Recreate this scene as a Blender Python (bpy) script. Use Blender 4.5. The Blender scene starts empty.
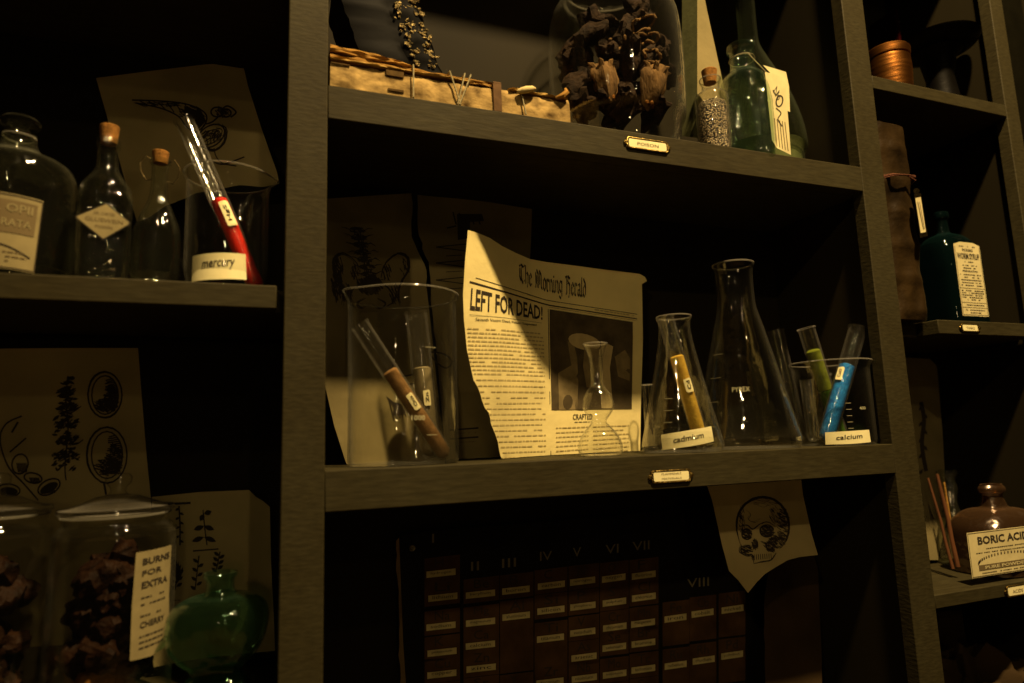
import bpy, bmesh, math, random
from mathutils import Vector, Matrix, noise
random.seed(7)
sc = bpy.context.scene
COL = sc.collection
H = 1.40                                   # eye height above the floor

# ---------------- camera ----------------
YAW, PIT, ROL, FPX = math.radians(21.038), math.radians(8.327), math.radians(-1.906), 657.4
CAM = Vector((0, -.65, H))
fw = Vector((math.sin(YAW)*math.cos(PIT), math.cos(YAW)*math.cos(PIT), math.sin(PIT)))
rt0 = Vector((math.cos(YAW), -math.sin(YAW), 0)); up0 = rt0.cross(fw)
RT = math.cos(ROL)*rt0 + math.sin(ROL)*up0
UP = -math.sin(ROL)*rt0 + math.cos(ROL)*up0
cd = bpy.data.cameras.new('camera'); cam = bpy.data.objects.new('camera', cd); COL.objects.link(cam)
m = Matrix.Identity(4)
for i in range(3):
    m[i][0], m[i][1], m[i][2], m[i][3] = RT[i], UP[i], -fw[i], CAM[i]
cam.matrix_world = m
cd.sensor_width = 36; cd.lens = FPX/1024*36; cd.clip_start = .02
cd.dof.use_dof = True; cd.dof.focus_distance = .84; cd.dof.aperture_fstop = 3.0
sc.camera = cam

# ---------------- world, lamps, exposure ----------------
w = bpy.data.worlds.new('room_air'); sc.world = w; w.use_nodes = True
w.node_tree.nodes['Background'].inputs[0].default_value = (1, .68, .42, 1)
w.node_tree.nodes['Background'].inputs[1].default_value = .0022
def lamp(name, loc, watt, col, rad=.012):
    l = bpy.data.lights.new(name, 'POINT'); l.energy = watt; l.color = col; l.shadow_soft_size = rad
    o = bpy.data.objects.new(name, l); COL.objects.link(o); o.location = loc; return o
WARM = (1, .70, .33)
def spot(name, loc, aim, watt, col, ang, rad=.03):
    l = bpy.data.lights.new(name, 'SPOT'); l.energy = watt; l.color = col; l.shadow_soft_size = rad; l.spot_size = math.radians(ang); l.spot_blend = 1
    o = bpy.data.objects.new(name, l); COL.objects.link(o); o.location = loc
    o.rotation_euler = (Vector(aim)-Vector(loc)).to_track_quat('-Z', 'Y').to_euler(); return o
lamp('ceiling_spot_near', (.62, -.90, H+1.95), 360, WARM, .045)
spot('ceiling_spot_left', (-1.25, -1.75, H+1.37), (.46, .1, H+.12), 30, WARM, 24, .03)
lamp('ceiling_spot_middle', (.30, -1.75, H+1.37), 4.5, WARM, .03)
lamp('ceiling_spot_far', (.55, -3.40, H+1.37), 5.5, WARM, .05)
lamp('room_glow_fill', (-.2, -3.9, H+.25), 9.5, WARM, .12)  # added low frontal light standing in for the room's ambient glow
sc.view_settings.view_transform = 'Standard'; sc.view_settings.look = 'None'
sc.view_settings.exposure = 0; sc.view_settings.gamma = 1; sc.view_settings.use_curve_mapping = False
cy = sc.cycles
cy.max_bounces = 10; cy.transparent_max_bounces = 48; cy.glossy_bounces = 4; cy.diffuse_bounces = 3
cy.caustics_reflective = False; cy.caustics_refractive = False
cy.use_denoising = True

# ---------------- projection helpers ----------------
def ray(px, py): return fw + RT*((px-512)/FPX) - UP*((py-341.5)/FPX)
def at(px, py, Y):
    d = ray(px, py); return CAM + d*((Y-CAM.y)/d.y)
def depth(P): return (P-CAM).dot(fw)
def mpp(P): return depth(P)/FPX
def plane3(a, b, c):
    A, B, C_ = at(*a), at(*b), at(*c); n = (B-A).cross(C_-A)
    def f(px, py, off=0):
        d = ray(px, py); t = (A-CAM).dot(n)/d.dot(n); return CAM + d*(t-off)
    return f

# ---------------- materials ----------------
MATS = {}
def nt(name):
    m = bpy.data.materials.new(name); m.use_nodes = True; MATS[name] = m
    t = m.node_tree; return m, t, t.nodes['Principled BSDF'], t.nodes, t.links
def mat(name, col, rough=.7, metal=0, var=.18, scale=30, bump=.15, stretch=(1,1,1), spec=.1, col2=None, bscale=None):
    if name != 'blue_powder': col = (col[0], col[1], col[2]*.72)
    if name in MATS: return MATS[name]
    m, t, b, N, L = nt(name)
    tc = N.new('ShaderNodeNewGeometry'); mp = N.new('ShaderNodeMapping'); mp.inputs['Scale'].default_value = stretch
    L.new(tc.outputs['Position'], mp.inputs[0])
    nz = N.new('ShaderNodeTexNoise'); nz.inputs['Scale'].default_value = scale; nz.inputs['Detail'].default_value = 6
    L.new(mp.outputs[0], nz.inputs[0])
    rp = N.new('ShaderNodeValToRGB'); rp.color_ramp.elements[0].position = .3; rp.color_ramp.elements[1].position = .7
    c2 = col2 or tuple(min(1, c*(1+var)) for c in col)
    rp.color_ramp.elements[0].color = (*[c*(1-var) for c in col], 1); rp.color_ramp.elements[1].color = (*c2, 1)
    L.new(nz.outputs[0], rp.inputs[0]); L.new(rp.outputs[0], b.inputs['Base Color'])
    b.inputs['Roughness'].default_value = rough; b.inputs['Metallic'].default_value = metal
    b.inputs['Specular IOR Level'].default_value = spec
    if bump:
        bn = N.new('ShaderNodeBump'); bn.inputs['Strength'].default_value = bump; bn.inputs['Distance'].default_value = .004
        n2 = N.new('ShaderNodeTexNoise'); n2.inputs['Scale'].default_value = bscale or scale*3; n2.inputs['Detail'].default_value = 5
        L.new(mp.outputs[0], n2.inputs[0]); L.new(n2.outputs[0], bn.inputs['Height']); L.new(bn.outputs[0], b.inputs['Normal'])
    return m
def wood(name, stretch):
    m, t, b, N, L = nt(name)
    g = N.new('ShaderNodeNewGeometry'); mp = N.new('ShaderNodeMapping'); mp.inputs['Scale'].default_value = stretch
    L.new(g.outputs['Position'], mp.inputs[0])
    n1 = N.new('ShaderNodeTexNoise'); n1.inputs['Scale'].default_value = 60; n1.inputs['Detail'].default_value = 8; L.new(mp.outputs[0], n1.inputs[0])
    n2 = N.new('ShaderNodeTexNoise'); n2.inputs['Scale'].default_value = 9; n2.inputs['Detail'].default_value = 8; n2.inputs['Roughness'].default_value = .7
    L.new(g.outputs['Position'], n2.inputs[0])
    r1 = N.new('ShaderNodeValToRGB'); e = r1.color_ramp.elements
    e[0].position = .25; e[0].color = (.030, .0255, .011, 1); e[1].position = .8; e[1].color = (.054, .046, .020, 1)
    L.new(n1.outputs[0], r1.inputs[0])
    r2 = N.new('ShaderNodeValToRGB'); e = r2.color_ramp.elements
    e[0].position = .36; e[0].color = (.80, .76, .66, 1); e[1].position = .62; e[1].color = (1, 1, 1, 1)
    L.new(n2.outputs[0], r2.inputs[0])
    mx = N.new('ShaderNodeMix'); mx.data_type = 'RGBA'; mx.blend_type = 'MULTIPLY'; mx.inputs[0].default_value = 1
    L.new(r1.outputs[0], mx.inputs[6]); L.new(r2.outputs[0], mx.inputs[7]); L.new(mx.outputs[2], b.inputs['Base Color'])
    b.inputs['Roughness'].default_value = .65; b.inputs['Specular IOR Level'].default_value = .12
    bn = N.new('ShaderNodeBump'); bn.inputs['Strength'].default_value = .22; bn.inputs['Distance'].default_value = .002
    L.new(n1.outputs[0], bn.inputs['Height']); L.new(bn.outputs[0], b.inputs['Normal'])
    return m
wood('painted_wood_upright', (1.6, 1.6, 5))      # brush marks across the uprights
wood('painted_wood_level', (.7, 3, 4))
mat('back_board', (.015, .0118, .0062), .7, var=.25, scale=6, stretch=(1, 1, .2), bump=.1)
mat('shaded_board', (.005, .0045, .003), .8, spec=.02)  # darker copy of the back board, the next bay's shade put into colour
def glass(name, tint=(1, 1, 1), rough=.02, f=1.45, bump=.25, body=0, bscale=22, bcol=(.5, .5, .4), edge=.22, refl=.05):
    m = bpy.data.materials.new(name); m.use_nodes = True; MATS[name] = m
    N, L = m.node_tree.nodes, m.node_tree.links; N.clear()
    out = N.new('ShaderNodeOutputMaterial'); tr = N.new('ShaderNodeBsdfTransparent'); gl = N.new('ShaderNodeBsdfGlossy')
    tr.inputs[0].default_value = (*tint, 1); gl.inputs['Roughness'].default_value = rough
    gl.inputs['Color'].default_value = (*[.6+.4*c for c in tint], 1)
    lf = N.new('ShaderNodeLayerWeight'); lf.inputs[0].default_value = .5
    pw = N.new('ShaderNodeMath'); pw.operation = 'POWER'; pw.inputs[1].default_value = 4.5; L.new(lf.outputs['Facing'], pw.inputs[0])
    fr = N.new('ShaderNodeMath'); fr.operation = 'MULTIPLY_ADD'; fr.inputs[1].default_value = .9; fr.inputs[2].default_value = refl; L.new(pw.outputs[0], fr.inputs[0])
    mx = N.new('ShaderNodeMixShader'); L.new(fr.outputs[0], mx.inputs[0]); L.new(tr.outputs[0], mx.inputs[1]); L.new(gl.outputs[0], mx.inputs[2])
    g = N.new('ShaderNodeNewGeometry'); nz = N.new('ShaderNodeTexNoise'); nz.inputs['Scale'].default_value = bscale; nz.inputs['Detail'].default_value = 3
    L.new(g.outputs['Position'], nz.inputs[0]); bn = N.new('ShaderNodeBump'); bn.inputs['Strength'].default_value = bump; bn.inputs['Distance'].default_value = .01
    L.new(nz.outputs[0], bn.inputs['Height']); L.new(bn.outputs[0], gl.inputs['Normal'])
    # pale diffuse stands in for light caught at glass edges, more at grazing angles
    df = N.new('ShaderNodeBsdfDiffuse'); df.inputs[0].default_value = (*bcol, 1)
    lw = N.new('ShaderNodeMath'); lw.operation = 'POWER'; lw.inputs[1].default_value = 4.5; L.new(lf.outputs['Facing'], lw.inputs[0])
    ml = N.new('ShaderNodeMath'); ml.operation = 'MULTIPLY_ADD'; ml.inputs[1].default_value = edge; ml.inputs[2].default_value = body
    L.new(lw.outputs[0], ml.inputs[0])
    m2 = N.new('ShaderNodeMixShader'); L.new(ml.outputs[0], m2.inputs[0]); L.new(mx.outputs[0], m2.inputs[1]); L.new(df.outputs[0], m2.inputs[2])
    L.new(m2.outputs[0], out.inputs[0]); return m
glass('clear_glass', (.992, .992, .975), rough=.04, bcol=(.28, .27, .22), body=.0015, edge=.20)
glass('rim_glass', (.97, .97, .94), rough=.06, bcol=(.42, .40, .33), body=.25, edge=.5)  # extra pale diffuse paints the bright line of light along the lip
glass('tube_glass', (.99, .99, .97), rough=.10, bcol=(.32, .30, .25), body=.010, edge=.6)
glass('old_glass', (.96, .97, .92), rough=.05, bump=.9, bcol=(.14, .14, .10), body=.012)
glass('green_glass', (.78, .92, .82), rough=.05, bump=.8, bcol=(.06, .13, .085), body=.012)
glass('pale_green_glass', (.88, .95, .89), rough=.05, bump=.6, bcol=(.08, .13, .09), body=.010)
glass('teal_glass', (.05, .16, .17), bump=.3, bcol=(.01, .035, .035), body=.10)
glass('brown_glass', (.40, .22, .08), rough=.22, bump=1.0, bcol=(.22, .12, .05), body=.10, refl=.30)
glass('grey_flask_glass', (.93, .96, .88), bump=.2, bcol=(.12, .14, .09), body=.012)
PAPER = (.50, .42, .27)
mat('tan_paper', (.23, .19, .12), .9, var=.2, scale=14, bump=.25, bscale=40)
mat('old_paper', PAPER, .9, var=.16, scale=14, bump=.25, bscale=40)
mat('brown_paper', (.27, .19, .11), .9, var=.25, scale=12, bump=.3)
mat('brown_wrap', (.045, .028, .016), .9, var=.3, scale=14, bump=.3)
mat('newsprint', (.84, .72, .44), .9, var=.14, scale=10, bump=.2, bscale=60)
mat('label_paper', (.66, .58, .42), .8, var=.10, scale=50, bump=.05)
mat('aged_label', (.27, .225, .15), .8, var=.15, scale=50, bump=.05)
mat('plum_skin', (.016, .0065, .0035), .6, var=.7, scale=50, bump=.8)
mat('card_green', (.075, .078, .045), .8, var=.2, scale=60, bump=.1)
mat('white_label', (.95, .87, .66), .8, var=.06, scale=60, bump=.04)
mat('ink', (.045, .036, .034), .8, var=0, bump=0)
mat('print_grey', (.50, .41, .25), .8, var=.1, bump=0)
mat('faded_ink', (.16, .12, .08), .8, var=.1, bump=0)
mat('photo_dark', (.085, .065, .045), .7, var=.35, scale=40, bump=0)
mat('photo_mid', (.22, .17, .11), .7, var=.3, scale=60, bump=0)
mat('photo_light', (.50, .40, .26), .7, var=.15, scale=60, bump=0)
mat('glass_mark', (.55, .52, .42), .8, var=0, bump=0)
mat('cork', (.30, .14, .045), .9, var=.35, scale=220, bump=.5)
mat('brown_powder', (.34, .19, .10), .85, var=.25, scale=160, bump=.3)
mat('white_powder', (.30, .25, .19), .9, var=.1, scale=160, bump=.2)
mat('yellow_powder', (.92, .56, .11), .85, var=.22, scale=110, bump=.3)
mat('red_powder', (.80, .02, .008), .6, var=.2, scale=90, bump=.2)
mat('blue_powder', (.02, .25, 1.0), .8, var=.4, scale=140, bump=.6)
mat('green_powder', (.08, .20, .02), .8, var=.3, scale=80, bump=.3)
mat('lime_powder', (.22, .27, .03), .8, var=.3, scale=80, bump=.3)
mat('pale_fill', (.17, .18, .12), .8, var=.2, scale=60, bump=.1)
mat('page_edge', (.40, .26, .10), .85, var=.22, scale=25, bump=.6, stretch=(.4, 1, 7), bscale=60)
mat('page_block', (.25, .14, .045), .85, var=.75, col2=(.55, .38, .14), scale=55, bump=.5, stretch=(1, 1, 1.5), bscale=60)
mat('torn_orange', (.30, .16, .045), .8, var=.3, scale=20, bump=.5, stretch=(.4, 1, 3))
mat('brown_cloth', (.13, .075, .05), .9, var=.3, scale=60)
mat('stain_patch', (.10, .06, .025), .9, var=.4, scale=90)
mat('twine', (.34, .30, .24), .9, var=.3, scale=300)
mat('rag', (.62, .50, .32), .9, var=.1, scale=60)
mat('black_leather', (.0007, .0005, .0004), .5, var=.4, scale=20, bump=.10, spec=.03, bscale=20)
mat('gilt', (.07, .05, .02), .4, 1, var=.75, scale=120, bump=1, col2=(.26, .20, .09))
mat('dark_pod', (.022, .012, .008), .8, var=.6, scale=60, bump=.8, spec=.12)
mat('tan_pod', (.15, .085, .042), .8, var=.5, scale=70, bump=.8, stretch=(1, 1, .3), spec=.15)
mat('orange_peel', (.22, .09, .022), .5, var=.6, scale=50, bump=.8)
mat('brass', (.36, .25, .10), .35, 1, var=.5, scale=80, bump=.4)
mat('aged_metal', (.10, .075, .045), .4, 1, var=.5, scale=80, bump=.4)
mat('copper', (.24, .095, .028), .40, 1, var=.3, scale=12, bump=.2, stretch=(1, 1, 6))
mat('black_iron', (.0025, .002, .0018), .5, 0, var=.4, scale=30)
mat('leather', (.024, .014, .006), .40, var=.7, scale=18, bump=1, spec=.32, bscale=30)
mat('cord', (.15, .06, .05), .8, var=.2, scale=300)
mat('red_cloth', (.014, .0008, .001), .9, var=.3, scale=20, spec=.02)
mat('stick', (.10, .04, .022), .6, var=.4, scale=60, stretch=(1, 1, .2))
mat('board_black', (.010, .009, .008), .6, var=.3, scale=20)
mat('cell_brown', (.085, .045, .024), .8, var=.35, scale=30)
mat('cell_label', (.62, .54, .36), .8, var=.2, scale=60)
mat('grommet', (.22, .20, .15), .4, .5, var=.2)
mat('numeral', (.22, .20, .17), .8, var=.1)
mat('floorboards', (.09, .06, .035), .6, var=.4, scale=8, stretch=(.2, 3, 1))
mat('plaster', (.10, .08, .05), .9, var=.2, scale=5)
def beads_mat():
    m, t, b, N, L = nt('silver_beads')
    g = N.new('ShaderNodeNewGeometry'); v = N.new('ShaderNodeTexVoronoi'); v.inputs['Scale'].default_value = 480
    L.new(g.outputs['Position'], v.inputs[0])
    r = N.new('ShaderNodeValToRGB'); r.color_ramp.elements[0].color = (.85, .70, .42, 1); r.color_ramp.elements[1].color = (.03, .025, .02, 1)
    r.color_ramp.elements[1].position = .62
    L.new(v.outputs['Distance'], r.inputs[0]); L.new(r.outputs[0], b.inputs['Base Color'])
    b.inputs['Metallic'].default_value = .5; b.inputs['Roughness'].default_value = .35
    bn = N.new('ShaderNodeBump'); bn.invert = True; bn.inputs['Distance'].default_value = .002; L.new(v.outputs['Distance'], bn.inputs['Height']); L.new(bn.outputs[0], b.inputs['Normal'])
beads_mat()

# ---------------- mesh builder ----------------
class MB:
    def __init__(s): s.v = []; s.f = []; s.m = []; s.mats = []
    def mi(s, name):
        if name not in s.mats: s.mats.append(name)
        return s.mats.index(name)
    def add(s, vs, fs, mat):
        o = len(s.v); k = s.mi(mat); s.v += [Vector(v) for v in vs]
        for f in fs: s.f.append([i+o for i in f]); s.m.append(k)
        return s
    def box(s, x0, x1, y0, y1, z0, z1, mat):
        vs = [(x, y, z) for z in (z0, z1) for y in (y0, y1) for x in (x0, x1)]
        return s.add(vs, [(0, 2, 3, 1), (4, 5, 7, 6), (0, 1, 5, 4), (2, 6, 7, 3), (0, 4, 6, 2), (1, 3, 7, 5)], mat)
    def lathe(s, prof, O, mat, A=Vector((0, 0, 1)), seg=48, mod=None, sx=1, sy=1, rot=0):
        A = A.normalized(); U = A.orthogonal().normalized() if abs(A.z) < .999 else Vector((1, 0, 0)); W = A.cross(U)
        vs = []; fs = []; n = len(prof)
        for i in range(seg):
            a = 2*math.pi*i/seg
            for (r, z) in prof:
                k = mod(a, z) if mod else 1
                x, y = r*k*math.cos(a)*sx, r*k*math.sin(a)*sy
                x, y = x*math.cos(rot)-y*math.sin(rot), x*math.sin(rot)+y*math.cos(rot)
                vs.append(O + U*x + W*y + A*z)
        for i in range(seg):
            j = (i+1) % seg
            for k in range(n-1):
                fs.append((i*n+k, j*n+k, j*n+k+1, i*n+k+1))
        return s.add(vs, fs, mat)
    def sphere(s, O, r, mat, sx=1, sy=1, sz=1, nz=0, R=None, seg=20):
        vs = []; fs = []; n = seg//2+1
        for i in range(seg):
            for k in range(n):
                a = 2*math.pi*i/seg; b = math.pi*k/(n-1)
                p = Vector((math.sin(b)*math.cos(a)*sx, math.sin(b)*math.sin(a)*sy, math.cos(b)*sz))*r
                if nz: p *= 1+nz*noise.noise(p*(2.2/r)+O*9)
                vs.append(O+(R @ p if R else p))
        for i in range(seg):
            j = (i+1) % seg
            for k in range(n-1): fs.append((i*n+k, i*n+k+1, j*n+k+1, j*n+k))
        return s.add(vs, fs, mat)
    def tube(s, pts, r, mat, seg=8):
        pts = [Vector(p) for p in pts]; vs = []; fs = []
        for i, p in enumerate(pts):
            t = (pts[min(i+1, len(pts)-1)]-pts[max(i-1, 0)]).normalized()
            U = t.orthogonal().normalized(); 
            if abs(t.y) < .95: U = (Vector((0, 1, 0))-t*t.y).normalized()
            W = t.cross(U)
            rr = r[i] if isinstance(r, (list, tuple)) else r
            for k in range(seg):
                a = 2*math.pi*k/seg; vs.append(p+U*math.cos(a)*rr+W*math.sin(a)*rr)
        for i in range(len(pts)-1):
            for k in range(seg):
                l = (k+1) % seg; fs.append((i*seg+k, i*seg+l, (i+1)*seg+l, (i+1)*seg+k))
        fs.append(tuple(range(seg))[::-1]); fs.append(tuple(range((len(pts)-1)*seg, len(pts)*seg)))
        return s.add(vs, fs, mat)
    def build(s, name, parent=None, smooth=True, loc=None, bevel=0, angle=35):
        me = bpy.data.meshes.new(name)
        base = Vector(loc) if loc is not None else (parent['_o'] if parent is not None and '_o' in parent else None)
        base = Vector(base) if base is not None else Vector((0, 0, 0))
        me.from_pydata([v-base for v in s.v], [], s.f)
        for k in s.mats: me.materials.append(MATS[k])
        me.polygons.foreach_set('material_index', s.m)
        bm = bmesh.new(); bm.from_mesh(me); bmesh.ops.remove_doubles(bm, verts=bm.verts, dist=1e-6)
        bm.to_mesh(me); bm.free()
        if smooth:
            me.polygons.foreach_set('use_smooth', [True]*len(me.polygons))
            me.set_sharp_from_angle(angle=math.radians(angle))
        o = bpy.data.objects.new(name, me); COL.objects.link(o)
        if parent is not None: o.parent = parent
        else: o.location = base
        o['_o'] = list(base)
        if bevel:
            b = o.modifiers.new('bevel', 'BEVEL'); b.width = bevel; b.segments = 2; b.limit_method = 'ANGLE'
        return o
def thing(name, loc, label, cat, group=None):
    o = bpy.data.objects.new(name, None); COL.objects.link(o); o.location = loc; o.empty_display_size = .02
    o['_o'] = list(loc); return tag(o, label, cat, group)
def tag(o, label, cat, group=None, kind=None):
    o['label'] = label; o['category'] = cat
    if group: o['group'] = group
    if kind: o['kind'] = kind
    return o

# ---- flat shapes laid on a surface: mapf(s, t, off) -> point ----
def decal(mb, poly, mapf, mat, off=0, cell=0, thick=0):
    bm = bmesh.new(); f = bm.faces.new([bm.verts.new((x, y, 0)) for x, y in poly])
    if f.normal.z < 0: f.normal_flip()
    if cell:
        xs = [p[0] for p in poly]; ys = [p[1] for p in poly]
        for ax, lo, hi in ((0, min(xs), max(xs)), (1, min(ys), max(ys))):
            k = max(1, int((hi-lo)/cell))
            for i in range(1, k):
                co = [0, 0, 0]; no = [0, 0, 0]; co[ax] = lo+(hi-lo)*i/k; no[ax] = 1
                bmesh.ops.bisect_plane(bm, geom=bm.verts[:]+bm.edges[:]+bm.faces[:], plane_co=co, plane_no=no)
    bmesh.ops.triangulate(bm, faces=[f for f in bm.faces if len(f.verts) > 4])
    bm.verts.index_update()
    flat = [v.co.copy() for v in bm.verts]; fs = [[v.index for v in f.verts] for f in bm.faces]
    vs = [mapf(c.x, c.y, off) for c in flat]; mb.add(vs, fs, mat)
    if thick:
        mb.add([mapf(c.x, c.y, off-thick) for c in flat], [f[::-1] for f in fs], mat)
        be = [[v.index for v in e.verts] for e in bm.edges if len(e.link_faces) == 1]
        q = []; ff = []
        for a, b in be:
            k = len(q); q += [vs[a], vs[b], mapf(flat[b].x, flat[b].y, off-thick), mapf(flat[a].x, flat[a].y, off-thick)]; ff.append((k, k+1, k+2, k+3))
        mb.add(q, ff, mat)
    bm.free()
def rect(x0, y0, x1, y1): return [(x0, y0), (x1, y0), (x1, y1), (x0, y1)]
_tc = {}
def glyphs(s, bold=0):
    if (s, bold) in _tc: return _tc[(s, bold)]
    c = bpy.data.curves.new('t', 'FONT'); c.body = s; c.resolution_u = 2; c.offset = bold
    o = bpy.data.objects.new('t', c); COL.objects.link(o); bpy.context.view_layer.update()
    me = o.evaluated_get(bpy.context.evaluated_depsgraph_get()).to_mesh()
    vs = [(v.co.x, v.co.y) for v in me.vertices]; fs = [list(p.vertices) for p in me.polygons]
    x0 = min(v[0] for v in vs); x1 = max(v[0] for v in vs); y0 = min(v[1] for v in vs); y1 = max(v[1] for v in vs)
    vs = [((x-x0)/(x1-x0), (y-y0)/(y1-y0)) for x, y in vs]
    bpy.data.objects.remove(o); bpy.data.curves.remove(c)
    _tc[(s, bold)] = (vs, fs); return vs, fs
def text(mb, s, mapf, org, u, v, mat='ink', off=.0006, bold=0):
    vs, fs = glyphs(s, bold)
    mb.add([mapf(org[0]+x*u[0]+y*v[0], org[1]+x*u[1]+y*v[1], off) for x, y in vs], fs, mat)
def stroke(mb, pts, wd, mapf, mat='ink', off=.0006, taper=False):
    n = len(pts)
    for i in range(n-1):
        (x0, y0), (x1, y1) = pts[i], pts[i+1]; l = math.hypot(x1-x0, y1-y0) or 1e-9
        def ww(k): return wd*(.5 if not taper else .5*(.25+.75*math.sin(math.pi*min(1, max(0, k/(n-1))))))
        a, b = ww(i), ww(i+1); nx, ny = -(y1-y0)/l, (x1-x0)/l; ex, ey = (x1-x0)/l*b*.6, (y1-y0)/l*b*.6
        mb.add([mapf(x0+nx*a, y0+ny*a, off), mapf(x0-nx*a, y0-ny*a, off), mapf(x1+ex-nx*b, y1+ey-ny*b, off), mapf(x1+ex+nx*b, y1+ey+ny*b, off)], [(0, 1, 2, 3)], mat)
def sk(mb, pts, wd, mapf, n=3, j=.9, mat='ink'):
    for q in range(n):
        dx, dy = random.uniform(-j, j), random.uniform(-j, j); m_ = max(2, int(len(pts)*random.uniform(.7, 1)))
        a = random.randint(0, len(pts)-m_)
        P_ = [(x+dx+random.uniform(-j, j)*.3, y+dy+random.uniform(-j, j)*.3) for x, y in (pts if q == 0 else pts[a:a+m_])]
        stroke(mb, P_, wd*random.uniform(.5, 1), mapf, mat, taper=True)
def hatch(mb, mapf, cx, cy, a, b, n, ln, ang, wd=.7, mat='ink'):
    for q in range(n):
        t = random.uniform(0, 6.28); r = math.sqrt(random.random()); x, y = cx+a*r*math.cos(t), cy+b*r*math.sin(t)
        l = ln*random.uniform(.5, 1); g = ang+random.uniform(-.25, .25)
        stroke(mb, [(x-l*math.cos(g)/2, y-l*math.sin(g)/2), (x+l*math.cos(g)/2, y+l*math.sin(g)/2)], wd, mapf, mat)
def curve_pts(pts, k=6):
    out = []
    for i in range(len(pts)-1):
        p0 = pts[max(i-1, 0)]; p1 = pts[i]; p2 = pts[i+1]; p3 = pts[min(i+2, len(pts)-1)]
        for j in range(k):
            t = j/k
            out.append(tuple(.5*((2*p1[d])+(-p0[d]+p2[d])*t+(2*p0[d]-5*p1[d]+4*p2[d]-p3[d])*t*t+(-p0[d]+3*p1[d]-3*p2[d]+p3[d])*t**3) for d in (0, 1)))
    return out+[tuple(pts[-1])]
def oval(cx, cy, a, b, rot=0, n=20, t0=0, t1=2*math.pi):
    c, s = math.cos(rot), math.sin(rot)
    return [(cx+a*math.cos(t)*c-b*math.sin(t)*s, cy+a*math.cos(t)*s+b*math.sin(t)*c) for t in [t0+(t1-t0)*i/n for i in range(n+1)]]
def wordline(mb, mapf, x0, x1, y, u, hgt, mat='faded_ink', off=.0006, dens=.8):
    """a run of unreadably small print; u = direction of the line, v downwards"""
    x = x0
    while x < x1:
        l = min(random.uniform(.6, 2.6)*hgt*1.6, x1-x)
        if random.random() < dens:
            yy = y+(x-x0)*u
            mb.add([mapf(x, yy, off), mapf(x+l, yy+l*u, off), mapf(x+l, yy+l*u+hgt, off), mapf(x, yy+hgt, off)], [(0, 1, 2, 3)], mat)
        x += l+hgt*.7
def cylmap(O, A, r, F, hc=0, tilt=0):
    """s around the cylinder (metres), t along it; F = direction the middle faces"""
    A = A.normalized(); F = (F-A*F.dot(A)).normalized(); S = A.cross(F)
    ct, st = math.cos(tilt), math.sin(tilt)
    def f(s, t, off=0):
        s, t = s*ct-t*st, s*st+t*ct
        a = s/r; R_ = r+off
        return O + A*(hc+t) + F*(R_*math.cos(a)) + S*(R_*math.sin(a))
    return f
def flatmap(O, U, V, wob=0):
    n = U.cross(V).normalized()
    return lambda s, t, off=0: O+U*s+V*t+n*(off+(wob*noise.noise(Vector((s*40, t*40, 3))) if wob else 0))

# ================= the room and the bookcase =================
def Z(z): return z+H
mb = MB(); mb.box(-2.5, 3, -4.5, .35, -.02, 0, 'floorboards'); o = mb.build('floor', smooth=False); o['kind'] = 'structure'
mb = MB(); mb.box(-2.5, 3, .25, .35, 0, 2.95, 'plaster'); o = mb.build('wall_back', smooth=False); o['kind'] = 'structure'
DEP = .19
bc = thing('bookcase', (0, 0, 0), 'tall worn olive grey painted wooden bookcase holding all the jars', 'bookcase')
mb = MB(); mb.box(-.75, 1.155, DEP, DEP+.012, 0, 2.4, 'back_board'); mb.box(1.155, 1.60, DEP, DEP+.012, 0, 2.4, 'shaded_board'); mb.build('back_panel', bc, False)
for x0, x1 in ((.0188, .0575), (.789, .8325), (1.128, 1.160), (-.75, -.71), (1.56, 1.60)):
    mb = MB(); mb.box(x0, x1, 0, .019, 0, 2.4, 'painted_wood_upright'); mb.build('upright', bc, True, bevel=.0012)
    mb = MB(); mb.box(x0+.007, x1-.007, .019, DEP, 0, 2.4, 'back_board'); mb.build('side_panel', bc, False)
def shelf(x0, x1, zt, th, f0=None, f1=None, yb=.02):
    mb = MB(); mb.box(x0+.0, x1, yb, DEP, Z(zt-th), Z(zt), 'painted_wood_level')
    o = mb.build('shelf', bc, True, bevel=.001)
    f0 = x0+.0069 if f0 is None else f0; f1 = x1-.0069 if f1 is None else f1
    mb = MB(); mb.box(f0, f1, 0, yb, Z(zt-th), Z(zt), 'painted_wood_level')
    e = mb.build('front_edge', o, True, bevel=.0012)
    return o
LX0, LX1, MX0, MX1, RX0, RX1 = -.703, .0257, .0506, .7959, .8256, 1.1349
ZM, ZT, ZL, ZR1, ZR2, ZR3, ZLL = -.0247, .364, .1508, .5115, .1477, -.2229, -.238
shelf(MX0, MX1, ZT, .0366); shelf(MX0, MX1, ZM, .0386); shelf(MX0, MX1, .866, .037); shelf(MX0, MX1, -.43, .037)
shelf(LX0, LX1, ZL, .0224, f1=.012); shelf(LX0, LX1, .4945, .0224); shelf(LX0, LX1, ZLL, .0224)
shelf(RX0, RX1, ZR1, .0205); shelf(RX0, RX1, ZR2, .0205, f0=.905, yb=.035); shelf(RX0, RX1, ZR3, .0175)  # second shelf: front cut back at left, shade put into its shape
shelf(RX0, RX1, -.47, .02); shelf(RX0, RX1, .88, .02); shelf(1.156, 1.564, .33, .02)

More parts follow.
